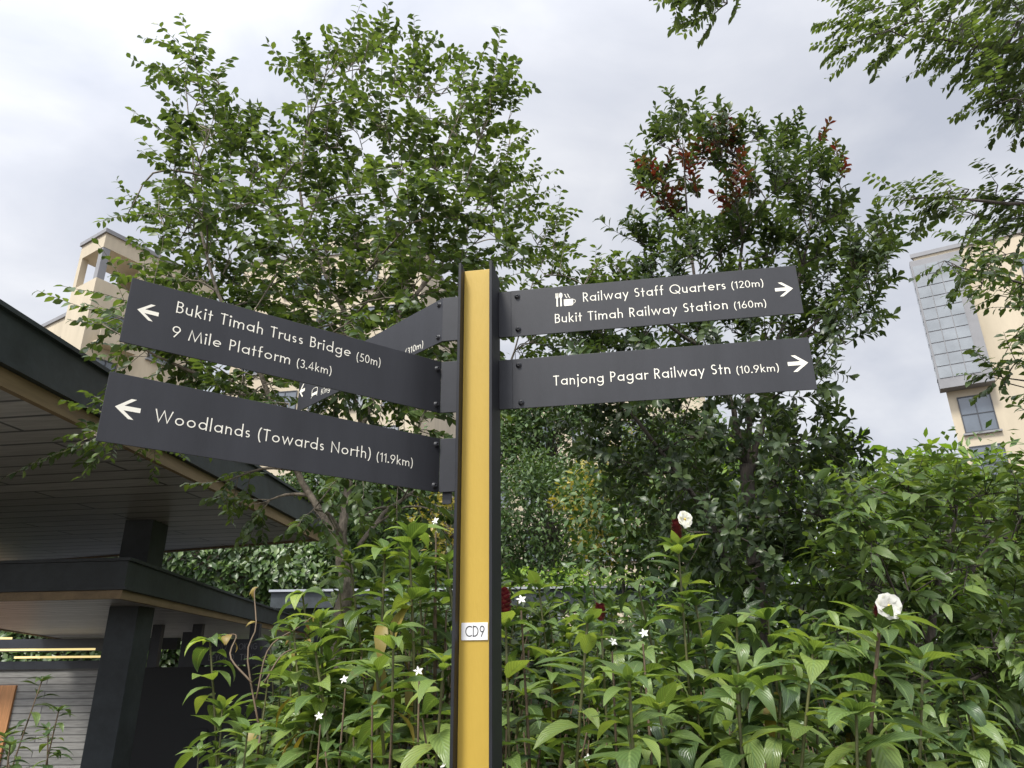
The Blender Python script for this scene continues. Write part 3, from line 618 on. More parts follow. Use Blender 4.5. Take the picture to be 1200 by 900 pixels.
# loggia tower (open top storey): lower mass, corner pier, back walls, top slab
plan_block(B1, o1, [pxy(b1(0, 0)), pxy(b1(9, 0)), pxy(b1(9, 3.2)), pxy(b1(0, 3.2))], 0, 25.9, cap=0)
plan_block(B1, o1, [pxy(b1(0, 0)), pxy(b1(9, 0)), pxy(b1(9, 3.2)), pxy(b1(0, 3.2))], 28.3, ZT, 'parapet', cap=.3)
for a_, b_, wa, wb, m_ in ((0.02, 0.02, .5, .5, 'trim'), (0, 2.75, .45, .45, 'plaster'), (2.9, 0, 6.1, .4, 'plaster'), (2.9, 2.8, 6.1, .4, 'plaster'), (4.5, .4, .3, 2.4, 'plaster')):
    plan_block(B1, o1, [pxy(b1(a_, b_)), pxy(b1(a_ + wa, b_)), pxy(b1(a_ + wa, b_ + wb)), pxy(b1(a_, b_ + wb))], 25.91, 28.29, 'loggia_pier', m_, cap=0)
# left wing, lower and set back a little
plan_block(B1, o1, [pxy(b1(1.2, 3.21)), pxy(b1(10, 3.21)), pxy(b1(10, 9.6)), pxy(b1(1.2, 9.6))], 0, 25.1, cap=.3)
plan_block(B1, o1, [pxy(b1(.9, 7.9)), pxy(b1(1.19, 7.9)), pxy(b1(1.19, 9.9)), pxy(b1(.9, 9.9))], 20.5, 24.0, 'bay', 'trim', cap=0)
nl, nr = -u2(60), u2(147) * -1
for k, zf in enumerate((21.6, 18.2, 14.8, 11.4)):
    window(B1, o1, b1(1.2, 6.6) + EZ * zf, -el_, -er, 1.7, 1.9, 2, 2)
    window(B1, o1, b1(1.2, 4.7) + EZ * (zf - .2), -el_, -er, 1.1, 2.1, 1, 1, sill=False)
    window(B1, o1, b1(1.0, 0) + EZ * zf, er, -el_, 1.5, 2.2, 2, 1)
    window(B1, o1, b1(4.5, 0) + EZ * zf, er, -el_, 1.8, 1.8, 2, 2)
    mb = MB(); c = b1(1.9, -.45) + EZ * (zf - .35) - o1; mb.obox(c, er * 1.3, el_ * .44, EZ * .1); mb.obox(c - el_ * .42 + EZ * .55, er * 1.3, el_ * .03, EZ * .45); mb.build('balcony', MAT['plaster'], B1)
# long block behind the left tree
B2, o2 = bldg('apartment_building', 'long cream apartment block with many windows behind the left tree', (-10, 50, 0))
q0, q1 = np.array([-21.5, 50, 0]), np.array([-6.8, 47.5, 0]); ue = (q1 - q0) / np.linalg.norm(q1 - q0); ne = np.array([ue[1], -ue[0], 0]); bl = np.linalg.norm(q1 - q0)
plan_block(B2, o2, [pxy(q0), pxy(q1), pxy(q1 - ne * 12), pxy(q0 - ne * 12)], 0, 31.5)
plan_block(B2, o2, [pxy(q0 + ue * 6 - ne * 2), pxy(q0 + ue * 10 - ne * 2), pxy(q0 + ue * 10 - ne * 8), pxy(q0 + ue * 6 - ne * 8)], 31.9, 34.4, 'lift_tower')
for st in range(2, 10):
    for k in range(5):
        z = 3.2 * st - .6; x = 1.0 + k * 2.85
        window(B2, o2, q0 + ue * x + EZ * z + ne * .002, ue, ne, 1.9 if k % 2 else 1.3, 1.6, 2, 2 if k % 2 else 1, 'glass' if (st + k) % 3 else 'paleglass')
# lower block behind the signpost
B3, o3_ = bldg('apartment_building', 'lower cream block with dark windows glimpsed right of the signpost', (3, 42, 0))
q0, q1 = np.array([-3.2, 43, 0]), np.array([12.0, 41.6, 0]); ue = (q1 - q0) / np.linalg.norm(q1 - q0); ne = np.array([ue[1], -ue[0], 0])
plan_block(B3, o3_, [pxy(q0), pxy(q1), pxy(q1 - ne * 10), pxy(q0 - ne * 10)], 0, 16.8)
for st in range(1, 5):
    for k in range(5):
        window(B3, o3_, q0 + ue * (.9 + k * 3.0) + EZ * (3.3 * st + .3) + ne * .002, ue, ne, 2.0, 1.8, 2, 2, 'glass' if (st + k) % 2 else 'paleglass')
# right building with glazed bay
B4, o4 = bldg('apartment_building', 'cream apartment block with tall grey glazed bay at right edge', (30, 45, 0))
ew = u2(-29); ns = u2(-119); c4 = np.array([29.27, 45, 0])
def b4(a, b): return c4 + ew * a + ns * b        # b towards us
plan_block(B4, o4, [pxy(b4(0, 0)), pxy(b4(4, -12)), pxy(b4(22, -12)), pxy(b4(22, 0))][::-1], 0, 28.4, cap=.3)
mb = MB(); mb.prism([pxy(p - o4) for p in (b4(-.35, 1.0), b4(2.75, 1.0), b4(2.75, .002), b4(-.35, .002))], 18.0, 27.7); bay = mb.build('bay', MAT['trim'], B4)
for r_ in range(10):
    for k in range(3):
        mb = MB(); w_ = .86; z = 18.7 + r_ * .86
        mb.obox(b4(-.28 + .42 + k * .80, 1.02) + EZ * (z + .40) - o4, ew * .375, ns * .015, EZ * .39); mb.build('bay_pane', MAT['paleglass'], B4)
for k in range(10):
    mb = MB(); z = 18.7 + k * .86; mb.obox(b4(-.37, .5) + EZ * (z + .4) - o4, ew * .015, ns * .42, EZ * .38); mb.build('bay_pane', MAT['paleglass'], B4)
for z in (15.0, 11.6, 8.2):
    window(B4, o4, b4(.5, .002) + EZ * z, ew, ns, 1.9, 2.5, 2, 2)
for st in range(2, 8):
    for k in range(4):
        window(B4, o4, b4(6.0 + k * 3.6, .002) + EZ * (3.4 * st + .8), ew, ns, 2.2, 2.0, 2, 1)

# ------------------------------------------------------------------ foliage machinery
def unit(a): return a / (np.linalg.norm(a, axis=-1, keepdims=True) + 1e-9)
class Leaves:
    def __init__(s): s.P = []; s.D = []; s.N = []; s.L = []; s.W = []; s.B = []
    def add(s, p, d, n, l, w_, b=0.6):
        s.P.append(p); s.D.append(d); s.N.append(n); s.L.append(l); s.W.append(w_); s.B.append(b)
    def build(s, name, mat, parent, rows=3, shape='oval', fold=0.22, wave=0.0):
        P = np.array(s.P, float); D = unit(np.array(s.D, float)); Nn = np.array(s.N, float)
        n = len(P); Ln = np.array(s.L)[:, None]; Wd = np.array(s.W)[:, None]; B = np.array(s.B)[:, None]
        Sd = np.cross(D, Nn); bad = np.linalg.norm(Sd, axis=1) < 1e-4; Sd[bad] = np.cross(D[bad], np.array([1.0, .3, .2]))
        Sd = unit(Sd); Nn = np.cross(Sd, D)
        ts = np.linspace(0, 1, rows + 1)
        prof = {'oval': lambda t: np.sin(np.pi * t ** 0.85) ** 0.8, 'lance': lambda t: np.sin(np.pi * t ** 0.75) ** 1.05,
                'obo': lambda t: np.sin(np.pi * t ** 1.25) ** 0.75}[shape]
        V = np.zeros((n, (rows + 1) * 3, 3)); uv = np.zeros(((rows + 1) * 3, 2))
        ph = rng.uniform(0, 6.28, (n, 1))
        for i, t in enumerate(ts):
            wv = max(0.03 if i == 0 else 0.012, float(prof(min(max(t, .0), 1)))) * 0.5
            bt = np.maximum(B * t, 1e-4)
            c = P + Ln * (D * np.sin(bt) / np.maximum(B, 1e-4) - Nn * (1 - np.cos(bt)) / np.maximum(B, 1e-4))
            nloc = Nn * np.cos(bt) + D * np.sin(bt)
            for k, sgn in enumerate((-1, 0, 1)):
                off = sgn * Sd * Wd * wv + abs(sgn) * nloc * Wd * wv * (fold + wave * np.sin(ph + t * 9 + sgn * 1.3))
                V[:, i * 3 + k] = c + off; uv[i * 3 + k] = (sgn, t)
        q = np.array([(i * 3 + k, i * 3 + k + 1, i * 3 + k + 4, i * 3 + k + 3) for i in range(rows) for k in (0, 1)])
        m_ = (rows + 1) * 3; faces = (q[None] + (np.arange(n) * m_)[:, None, None]).reshape(-1, 4)
        me = bpy.data.meshes.new(name); nv, nf = n * m_, len(faces)
        me.vertices.add(nv); me.vertices.foreach_set('co', V.reshape(-1).astype(np.float32))
        me.loops.add(nf * 4); me.loops.foreach_set('vertex_index', faces.reshape(-1).astype(np.int32))
        me.polygons.add(nf); me.polygons.foreach_set('loop_start', np.arange(0, nf * 4, 4, dtype=np.int32)); me.polygons.foreach_set('loop_total', np.full(nf, 4, np.int32))
        me.polygons.foreach_set('use_smooth', np.ones(nf, bool))
        ul = me.uv_layers.new(name='leaf'); ul.data.foreach_set('uv', np.tile(uv, (n, 1))[faces.reshape(-1)].reshape(-1).astype(np.float32))
        me.update(calc_edges=True); me.validate()
        o = bpy.data.objects.new(name, me); COL.objects.link(o); me.materials.append(MAT[mat] if isinstance(mat, str) else mat)
        return par(o, parent)
def rv(): 
    v = rng.normal(size=3); return v / np.linalg.norm(v)
def inside(poly, x, y):
    c = False; n = len(poly)
    for i in range(n):
        x0, y0 = poly[i]; x1, y1 = poly[i - 1]
        if (y0 > y) != (y1 > y) and x < (x1 - x0) * (y - y0) / (y1 - y0) + x0: c = not c
    return c
def scatter(poly, dist, tries=4000, holes=()):
    xs = [p[0] for p in poly]; ys = [p[1] for p in poly]; out = []
    for _ in range(tries):
        x = rng.uniform(min(xs), max(xs)); y = rng.uniform(min(ys), max(ys))
        if not inside(poly, x, y): continue
        if any((x - h[0]) ** 2 + (y - h[1]) ** 2 < h[2] ** 2 for h in holes): continue
        if all((x - a) ** 2 + (y - b) ** 2 > dist * dist for a, b in out): out.append((x, y))
    return out
def shrink(poly, k, dx=0, dy=0):
    cx_, cy_ = np.mean([p[0] for p in poly]), np.mean([p[1] for p in poly]); return [(cx_ + (x - cx_) * k + dx, cy_ + (y - cy_) * k + dy) for x, y in poly]
class Tree:
    def __init__(s, name, label, base, cat='tree', group=None):
        s.o = empty(name, tuple(base), 0, label, cat, group); s.b = np.array(base, float); s.wood = MB(); s.nodes = []; s.lv = {}
    def limb(s, pts, r0, r1, n=14, sides=8, wob=.012):
        c = spline(pts, n); rad = np.linspace(r0, r1, n)
        c[1:-1] += rng.normal(size=(n - 2, 3)) * wob * np.minimum(1, rad[1:-1, None] / .03)
        s.wood.tube(c - s.b, rad, sides)
        s.nodes += [(c[i], rad[i]) for i in range(1, n)]
    def leaves(s, key): return s.lv.setdefault(key, Leaves())
    def branch_to(s, tgt, r1=.004, sag=.0, low=True):
        best, bd_ = None, 1e9
        for p, r in s.nodes:
            dd = np.linalg.norm(p - tgt) + (max(0, p[2] - tgt[2]) * 1.2 if low else 0)
            if dd < bd_: best, bd_ = (p, r), dd
        p, r = best; mid = (p + tgt) / 2 + rv() * .06 * np.linalg.norm(tgt - p) + np.array([0, 0, .10 * np.linalg.norm(tgt - p) - sag])
        c = spline([p, mid, tgt], 7); s.wood.tube(c - s.b, np.linspace(min(r * .7, .02 + .004 * bd_), r1, 7), 5, False)
        s.nodes += [(c[i], max(r1, .006)) for i in (3, 5, 6)]
        return c
    def twig(s, key, p, d, length, nleaf, ll, lw, upb=.25, droop=.0, r=.0035, flat=.5, fwd=.55, bend=.6, jit=.35, whorl=False):
        d = unit(np.array(d)); c = [np.array(p, float)]; st = length / 5
        for i in range(5):
            d = unit(d + np.array([0, 0, upb * .12 - droop * .22]) + rng.normal(size=3) * .09); c.append(c[-1] + d * st)
        c = np.array(c); s.wood.tube(c - s.b, np.linspace(r, r * .35, 6), 3, False)
        L_ = s.leaves(key)
        side = unit(np.cross(d, np.array([0, 0, 1.0])) + 1e-6)
        for k in range(nleaf):
            t = .22 + .78 * (k + .5) / nleaf; i = min(4, int(t * 5)); q = c[i] + (c[i + 1] - c[i]) * (t * 5 - i); dd = unit(c[i + 1] - c[i])
            if whorl:
                a = k * 2.4; b1_ = unit(np.cross(dd, np.array([.3, .2, 1.0]))); b2_ = np.cross(dd, b1_); sd = math.cos(a) * b1_ + math.sin(a) * b2_
                ld = dd * fwd + sd * (1 - .35 * t) + rng.normal(size=3) * jit * .4; nn = dd + np.array([0, 0, .3]) - sd * .2
            else:
                sg = 1 if k % 2 else -1
                sd = unit(np.cross(dd, np.array([0, 0, 1.0])) + 1e-6) * sg
                ld = dd * fwd + sd * .8 + rng.normal(size=3) * jit * .5 - np.array([0, 0, .18]); nn = np.array([0, 0, 1.0]) + rng.normal(size=3) * flat
            s_ = rng.uniform(.72, 1.15)
            L_.add(q - s.b, ld, nn, ll * s_, lw * s_, bend * rng.uniform(.3, 1.5))
        return c
    def finish(s, bark, names={}, shape='oval', rows=3, fold=.22, part='crown'):
        s.wood.build('trunk', MAT[bark], s.o, True)
        for k, v in s.lv.items():
            if v.P: v.build(names.get(k, part), k, s.o, rows, shape, fold)
        return s.o
def gbase(x, y): return np.array([x, y, float(ground_z(np.array(x), np.array(y)))])

# ------------------------------------------------------------------ left tree: airy, small oval leaflets
D0 = 4.4
tb = at(396, 900, D0); base = gbase(tb[0] + .02, D0)
T = Tree('tree', 'slender mottled tree with airy fresh green crown left of the signpost', base)
pp = lambda x, y, dd=0: at(x, y, D0 + dd)
T.limb([base, pp(394, 900), pp(398, 780), pp(405, 690), pp(402, 650)], .052, .044, 16, 12, .008)
T.limb([pp(402, 655), pp(385, 620), pp(352, 560), pp(332, 505, -.1), pp(300, 430, -.2), pp(262, 360, -.3), pp(238, 280, -.3), pp(226, 190, -.3), pp(216, 80, -.3)], .026, .003, 30)
T.limb([pp(403, 655), pp(402, 600), pp(418, 520, .1), pp(445, 445, .2), pp(468, 370, .3), pp(485, 290, .4), pp(515, 190, .5), pp(550, 110, .5)], .030, .003, 26)
T.limb([pp(445, 445, .2), pp(410, 380, .1), pp(372, 300, 0), pp(352, 210, -.1), pp(375, 110, -.1), pp(425, 40, 0)], .018, .003, 20)
T.limb([pp(420, 640, .1), pp(450, 600, .3), pp(490, 570, .5), pp(560, 500, .7), pp(600, 420, .8), pp(625, 330, .8), pp(655, 275, .8)], .015, .003, 20)
T.limb([pp(468, 370, .3), pp(530, 290, .5), pp(585, 215, .6), pp(600, 150, .6)], .018, .003, 14)
T.limb([pp(325, 490, -.1), pp(260, 450, -.3), pp(190, 420, -.5), pp(120, 380, -.6)], .018, .003, 14)
T.limb([pp(340, 530, 0), pp(270, 520, -.3), pp(180, 520, -.5), pp(110, 510, -.6)], .014, .003, 12)
T.limb([pp(372, 300, 0), pp(300, 230, -.3), pp(190, 200, -.4), pp(150, 250, -.5)], .014, .003, 12)
pl = [(215, 55), (245, 60), (250, 120), (270, 160), (335, 150), (350, 60), (430, 35), (500, 60), (535, 100), (590, 80), (598, 140), (622, 180), (625, 240), (645, 270), (610, 300), (580, 350),
      (560, 420), (500, 470), (400, 480), (320, 500), (250, 480), (130, 420), (125, 365), (165, 335), (150, 240), (185, 170), (208, 130)]
pl = shrink(pl, .93, 10, 8)
pts = scatter(pl, 25.5, 9000, holes=[(308, 118, 32), (520, 205, 14), (575, 300, 10)])
pts += scatter([(115, 485), (180, 500), (190, 525), (140, 525), (105, 510)], 34, 300) + scatter([(590, 310), (700, 280), (720, 320), (690, 400), (600, 440), (585, 400)], 30, 500)
pts += scatter([(320, 310), (560, 300), (545, 470), (390, 470)], 32, 700) + scatter([(230, 560), (330, 560), (375, 600), (350, 610), (270, 590)], 50, 300) + scatter([(400, 500), (520, 500), (520, 600), (420, 610)], 46, 300)
for (x, y) in pts:
    dz = rng.uniform(-.9, .9) if y > 120 else rng.uniform(-.5, .5)
    c = at(x, y, D0 + dz + (.8 if x > 585 else 0)); br = T.branch_to(c)
    out = unit(c - (pp(400, 420)))
    edge = y < 130 or x < 190 or x > 585
    for k in range(6 if edge else 7):
        i = R0.choice((3, 4, 5, 6, 6)); q = br[i]
        dr_ = out * .7 + rv() * .8 + np.array([0, 0, .15])
        T.twig('leafA', q, dr_, rng.uniform(.24, .42) * (1.3 if edge else 1), int(rng.integers(13, 19)), .068, .036, .1, .15, flat=.55)
T.finish('bark', shape='oval', rows=3)

# ------------------------------------------------------------------ right tree: dark glossy, red young shoots
D1 = 5.4
tb = at(905, 880, D1); base = gbase(tb[0], D1)
T = Tree('tree', 'dark glossy leaved tree with red young shoots behind the right sign arms', base)
pp = lambda x, y, dd=0: at(x, y, D1 + dd)
T.limb([base, pp(905, 880), pp(896, 770), pp(888, 680), pp(880, 600), pp(874, 545)], .066, .050, 16, 10, .010)
T.limb([pp(878, 560), pp(862, 490), pp(840, 420), pp(815, 330), pp(805, 240), pp(800, 165)], .027, .005, 18)
T.limb([pp(875, 560), pp(878, 490), pp(872, 400, .2), pp(868, 300, .3), pp(880, 220, .3), pp(890, 165, .3)], .027, .005, 18)
T.limb([pp(877, 560), pp(893, 500), pp(905, 420, -.1), pp(935, 330, -.2), pp(950, 255, -.2), pp(945, 200, -.2)], .027, .005, 18)
T.limb([pp(886, 690), pp(855, 660, -.2), pp(825, 600, -.4), pp(775, 530, -.5), pp(715, 450, -.6), pp(670, 400, -.6)], .030, .005, 16)
T.limb([pp(880, 600), pp(930, 540, .3), pp(985, 505, .4)], .024, .005, 10, 8, .006)
T.limb([pp(905, 420), pp(960, 375, 0), pp(1000, 335, 0)], .018, .004, 10, 8, .006)
T.limb([pp(840, 420), pp(770, 370, -.2), pp(720, 310, -.2)], .018, .004, 10)
pl = [(740, 140), (795, 100), (870, 130), (905, 112), (935, 150), (965, 140), (985, 200), (1050, 260), (1060, 320), (1020, 380), (965, 430), (960, 490), (1020, 530), (1030, 560), (990, 600), (960, 660), (850, 690), (760, 640),
      (700, 560), (650, 500), (640, 400), (700, 330), (735, 290), (738, 230)]
pl = shrink(pl, .92, 0, 14)
pts = scatter(pl, 22.5, 9000, holes=[(765, 265, 20), (990, 430, 22), (700, 300, 12)])
for (x, y) in pts:
    c = at(x, y, D1 + rng.uniform(-1.1, 1.1)); br = T.branch_to(c)
    out = unit(c - pp(880, 430))
    red = (abs(x - 822) < 58 and abs(y - 222) < 46 and rng.random() < .8) or (x > 915 and y < 185 and rng.random() < .2)
    for k in range(7):
        q = br[R0.choice((3, 4, 5, 6))]; dr_ = out * .6 + rv() * .7 + np.array([0, 0, .55])
        key = 'young' if red and k > 2 else 'leafB'
        T.twig(key, q, dr_, rng.uniform(.22, .40), int(rng.integers(12, 18)), .086, .040, .5, 0, whorl=True, fwd=.75, bend=.7)
T.finish('bark2', {'young': 'young_leaves'}, shape='obo', rows=3, fold=.3)

# ------------------------------------------------------------------ overhanging pinnate tree, trunk outside the frame at right
D2 = 3.2
base = gbase(3.6, 2.6)
T = Tree('tree', 'overhanging tree with small paired leaflets reaching in at the top right corner', base)
pp = lambda x, y, dd=0: at(x, y, D2 + dd)
T.limb([base, base + np.array([-.05, .05, 1.5]), base + np.array([.05, .1, 3.0]), base + np.array([-.1, .2, 4.6]), base + np.array([.1, .1, 6.2]), base + np.array([.25, .2, 7.6])], .11, .012, 22, 10)
b3 = base + np.array([0, .1, 3.2])
T.limb([b3, pp(1290, 60), pp(1190, 60), pp(1100, 45), pp(1020, 40)], .03, .003, 16, 6)
T.limb([pp(1230, 62), pp(1190, 110), pp(1150, 130)], .012, .003, 8, 5)
T.limb([base + np.array([0, .1, 2.6]), pp(1300, 250), pp(1200, 240), pp(1110, 230), pp(1060, 235)], .02, .003, 12, 6)
T.limb([base + np.array([-.1, .2, 4.5]), pp(1200, -160, -.4), pp(1000, -150, -.5), pp(860, -60, -.4), pp(835, -5, -.4)], .025, .003, 16, 6)
spec = [([(985, 30), (1040, -10), (1200, -30), (1250, 60), (1230, 130), (1160, 120), (1140, 70), (1060, 60), (1000, 62)], 19), ([(1130, -20), (1260, -20), (1260, 140), (1160, 130), (1140, 60)], 27),
        ([(800, -30), (875, -30), (868, 5), (835, 20), (805, 8)], 19), ([(1060, 235), (1110, 218), (1230, 215), (1240, 262), (1130, 255)], 19)]
for pl, ds in spec:
    for (x, y) in scatter(pl, ds, 900):
        c = at(x, y, D2 + rng.uniform(-.3, .3) - (.4 if x < 900 else 0)); br = T.branch_to(c, .003)
        for k in range(4):
            dr_ = np.array([-.75, -.1, -.25]) + rv() * .6
            T.twig('leafC', br[R0.choice((4, 5, 6))], dr_, rng.uniform(.20, .30), 15, .050, .024, 0, .22, r=.002, flat=.35, fwd=.4, bend=.3, jit=.18)
for _ in range(36):
    c = base + np.array([.35, .1, 6.9]) + rv() * np.array([.75, 1.1, 1.0]); br = T.branch_to(c, .003)
    for k in range(4): T.twig('leafC', br[R0.choice((4, 5, 6))], rv() + np.array([0, 0, .1]), rng.uniform(.20, .32), 14, .056, .023, 0, .25, r=.002, flat=.35, fwd=.4, bend=.3, jit=.18)
T.finish('bark2', shape='oval', rows=3, fold=.12)

# lighter small-leaved tree at the right edge
base = gbase(5.2, 4.6); D3 = 4.6
T = Tree('tree', 'light green small leaved tree at the right edge in front of the cream block', base)
pp = lambda x, y, dd=0: at(x, y, D3 + dd)
T.limb([base, base + np.array([.05, 0, 1.6]), base + np.array([-.05, .1, 3.2])], .07, .05, 10, 8)
for zz_, p_ in ((1.6, [pp(1300, 480), pp(1240, 455), pp(1165, 440)]), (2.2, [pp(1300, 380), pp(1190, 330), pp(1110, 310)]), (2.5, [pp(1300, 320), pp(1180, 270)])):
    T.limb([base + np.array([0, .05, zz_])] + p_, .022, .003, 12, 6)
for pl, ds in (([(1100, 310), (1140, 275), (1260, 255), (1270, 400), (1190, 370), (1150, 345), (1115, 340)], 26), ([(1165, 425), (1200, 410), (1260, 400), (1260, 500), (1200, 485), (1170, 455)], 34)):
    for (x, y) in scatter(pl, ds, 900):
        c = at(x, y, D3 + rng.uniform(-.5, .5)); br = T.branch_to(c, .003)
        for k in range(5):
            T.twig('leafA', br[R0.choice((3, 4, 5, 6))], np.array([-.5, -.1, -.1]) + rv() * .8, rng.uniform(.2, .34), 11, .072, .034, .1, .25, flat=.5)
T.finish('bark2', shape='oval', rows=3)

# ------------------------------------------------------------------ right large bush with long drooping leaves
D4 = 4.7
base = gbase(at(1085, 860, D4)[0], D4)
T = Tree('tree', 'bushy tree with long drooping leaves behind the white flower at right', base)
pp = lambda x, y, dd=0: at(x, y, D4 + dd)
T.limb([base, pp(1087, 880), pp(1090, 760), pp(1100, 680)], .032, .02, 12, 8)
T.limb([pp(1090, 760), pp(1040, 680), pp(1010, 590)], .014, .004, 10); T.limb([pp(1098, 690), pp(1120, 600), pp(1110, 545)], .014, .004, 10)
T.limb([pp(1095, 720), pp(1160, 640), pp(1200, 560)], .014, .004, 10); T.limb([pp(1088, 820), pp(1170, 780), pp(1230, 720)], .013, .004, 10)
pl = [(1000, 600), (1040, 572), (1075, 560), (1110, 565), (1150, 580), (1240, 550), (1260, 880), (1120, 900), (1010, 800), (960, 720), (960, 640)]
for (x, y) in scatter(pl, 26, 5000):
    c = at(x, y, D4 + rng.uniform(-.9, .8)); br = T.branch_to(c, .004)
    for k in range(6):
        T.twig('droop', br[R0.choice((3, 4, 5, 6))], unit(c - pp(1090, 750)) * .5 + rv() * .7 + np.array([0, 0, .2]), rng.uniform(.22, .36), 9, .135, .046, .1, .3, flat=.45, bend=.9)
T.finish('bark2', shape='lance', rows=4, fold=.25)

# ------------------------------------------------------------------ generic bushes and background trees
def bush(name, label, c, rad, mat, nclump, per, ll, lw, cat='bush', group=None, trunk=True, shape='oval', rows=2, bark='bark2', lump=.42, droop=.2):
    c = np.array(c, float); rad = np.array(rad, float); b = gbase(c[0], c[1])
    o = empty(name, tuple(b), 0, label, cat, group); W = MB(); lv = Leaves()
    if trunk:
        hgt = c[2] - b[2]; W.tube(spline([b, b + np.array([.05, 0, hgt * .5]), c + np.array([0, 0, -.2 * rad[2]])], 8) - b, np.linspace(.05 * rad[0] ** .5 + .02, .02, 8), 7)
    for _ in range(nclump):
        v = rv(); rr = rng.uniform(.35, .92) ** .6; q = c + v * rad * rr
        if q[2] < b[2] + .15: continue
        if trunk: W.tube(spline([c - np.array([0, 0, .35 * rad[2]]), (c + q) / 2 + rv() * .1 * rad[0], q], 5) - b, np.linspace(.012 + .008 * rad[0], .004, 5), 4, False)
        cr = lump * rad * rng.uniform(.6, 1.15)
        for k in range(per):
            s_ = rv(); s_[2] = s_[2] * .8 + .2; p = q + s_ * cr * rng.uniform(.55, 1.0)
            if p[2] < b[2] + .03: continue
            d_ = s_ * .7 + rv() * .7 - np.array([0, 0, droop]); z_ = rng.uniform(.7, 1.2)
            lv.add(p - b, d_, s_ + np.array([0, 0, .7]) + rv() * .5, ll * z_, lw * z_, .5 * rng.uniform(.2, 1.4))
    if trunk: W.build('trunk' if cat == 'tree' else 'stem', MAT[bark], o, True)
    lv.build('crown' if cat == 'tree' else 'foliage', mat, o, rows, shape, .22)
    return o
# vine-covered hedge behind the pavilion
hb = Leaves(); hob = gbase(-10, 26)
hw = MB()
bk_ = MB()
for i in range(24):
    x = -25 + i * 1.05; hh_ = 5.9 + .5 * math.sin(x * .9) + .4 * math.sin(x * 2.3)
    bk_.box(x, x + 1.049, 26.6 + .1 * math.sin(i), 30, -1, hh_)
tag(bk_.build('hedge_backing', MAT['soil'], None), kind='structure')  # dark backing added behind the leaves so the hedge gaps stay dark
for _ in range(20000):
    x = rng.uniform(-24, -.5); z = rng.uniform(1.2, 6.6 + .5 * math.sin(x * .9) + .4 * math.sin(x * 2.3)) ; y = 25.5 + .35 * math.sin(x * 1.7 + z) + .35 * math.sin(z * 2.1 + x * .6) + rng.uniform(-.25, .35)
    s_ = rng.uniform(.7, 1.25); hb.add(np.array([x, y, z]) - hob, np.array([rng.normal() * .6, -.5, -.5 + rng.normal() * .4]), np.array([rng.normal() * .4, -.9, .8 + rng.normal() * .4]), .30 * s_, .17 * s_, .5)
ho = empty('hedge', tuple(hob), 0, 'tall leafy hedge behind the pavilion roofs', 'hedge')
hb.build('foliage', 'hedge', ho, 2, 'oval')
for x in np.arange(-23, 0, 1.6):
    hw.tube(spline([(x, 26.3, 0), (x + .2, 26.2, 2.5), (x - .1, 26.3, 5.4)], 6) - hob, np.linspace(.07, .03, 6), 6)
hw.build('stem', MAT['bark2'], ho, True)
BG = 'trees filling the background behind the shrubs'
bush('tree', 'grey green tree right of the post behind the low walkway roof', at(648, 612, 22) + np.array([0, 1, .2]), (2.3, 1.8, 2.4), 'far', 80, 130, .19, .085, 'tree', BG)
bush('tree', 'pale green tree rising in front of the lower cream block', at(640, 520, 28), (2.6, 2, 3.4), 'far', 70, 130, .24, .13, 'tree', BG)
bush('bush', 'yellow and orange leaved bush between the dark tree and the grey green tree', at(722, 585, 18), (1.5, 1.2, 1.6), 'yel', 34, 60, .22, .085, 'bush')
bush('tree', 'broad background tree seen under the lower left sign arm', at(452, 590, 24), (2.4, 2, 2.3), 'far', 80, 130, .22, .12, 'tree', BG)
bush('bush', 'golden leaved bush just left of the yellow post', at(524, 612, 14), (.65, .7, .9), 'yel', 22, 40, .13, .06, 'bush')
bush('tree', 'background tree above the pavilion roof corner', at(385, 600, 27), (2.0, 2, 3.0), 'far', 70, 130, .22, .12, 'tree', BG)
bush('tree', 'deep green background tree behind the dark trunk', at(790, 600, 16), (2.2, 1.8, 2.2), 'hedge', 90, 130, .2, .10, 'tree', BG)
bush('tree', 'lime green bush behind the dark tree trunk', at(940, 610, 8.2), (.95, .9, 1.0), 'lime', 36, 34, .19, .075, 'tree', None, shape='lance', rows=3)
bush('tree', 'far tree behind the long leaved bush at right', at(1130, 640, 13), (2.6, 2, 1.5), 'hedge', 90, 130, .18, .09, 'tree', BG)
bush('tree', 'bright green leafy tree above the drooping bush at the right edge', at(1135, 612, 7.4), (1.15, .9, .75), 'lime', 34, 36, .15, .06, 'tree', None, shape='lance', rows=3)
lv = Leaves(); o = gbase(3, 21.5)
for _ in range(2600):
    x = rng.uniform(-1.6, 9.5); lv.add(np.array([x, rng.uniform(20.2, 23), 3.42 + rng.uniform(0, .55)]) - o, rv() + np.array([0, -.3, .4]), np.array([0, 0, 1.0]) + rv() * .6, .17, .09, .5)
gp = empty('rooftop_planting', tuple(o), 0, 'band of pale green planting along the low walkway roof', 'plants'); lv.build('foliage', 'lime', gp, 2, 'oval'); gp['kind'] = 'stuff'

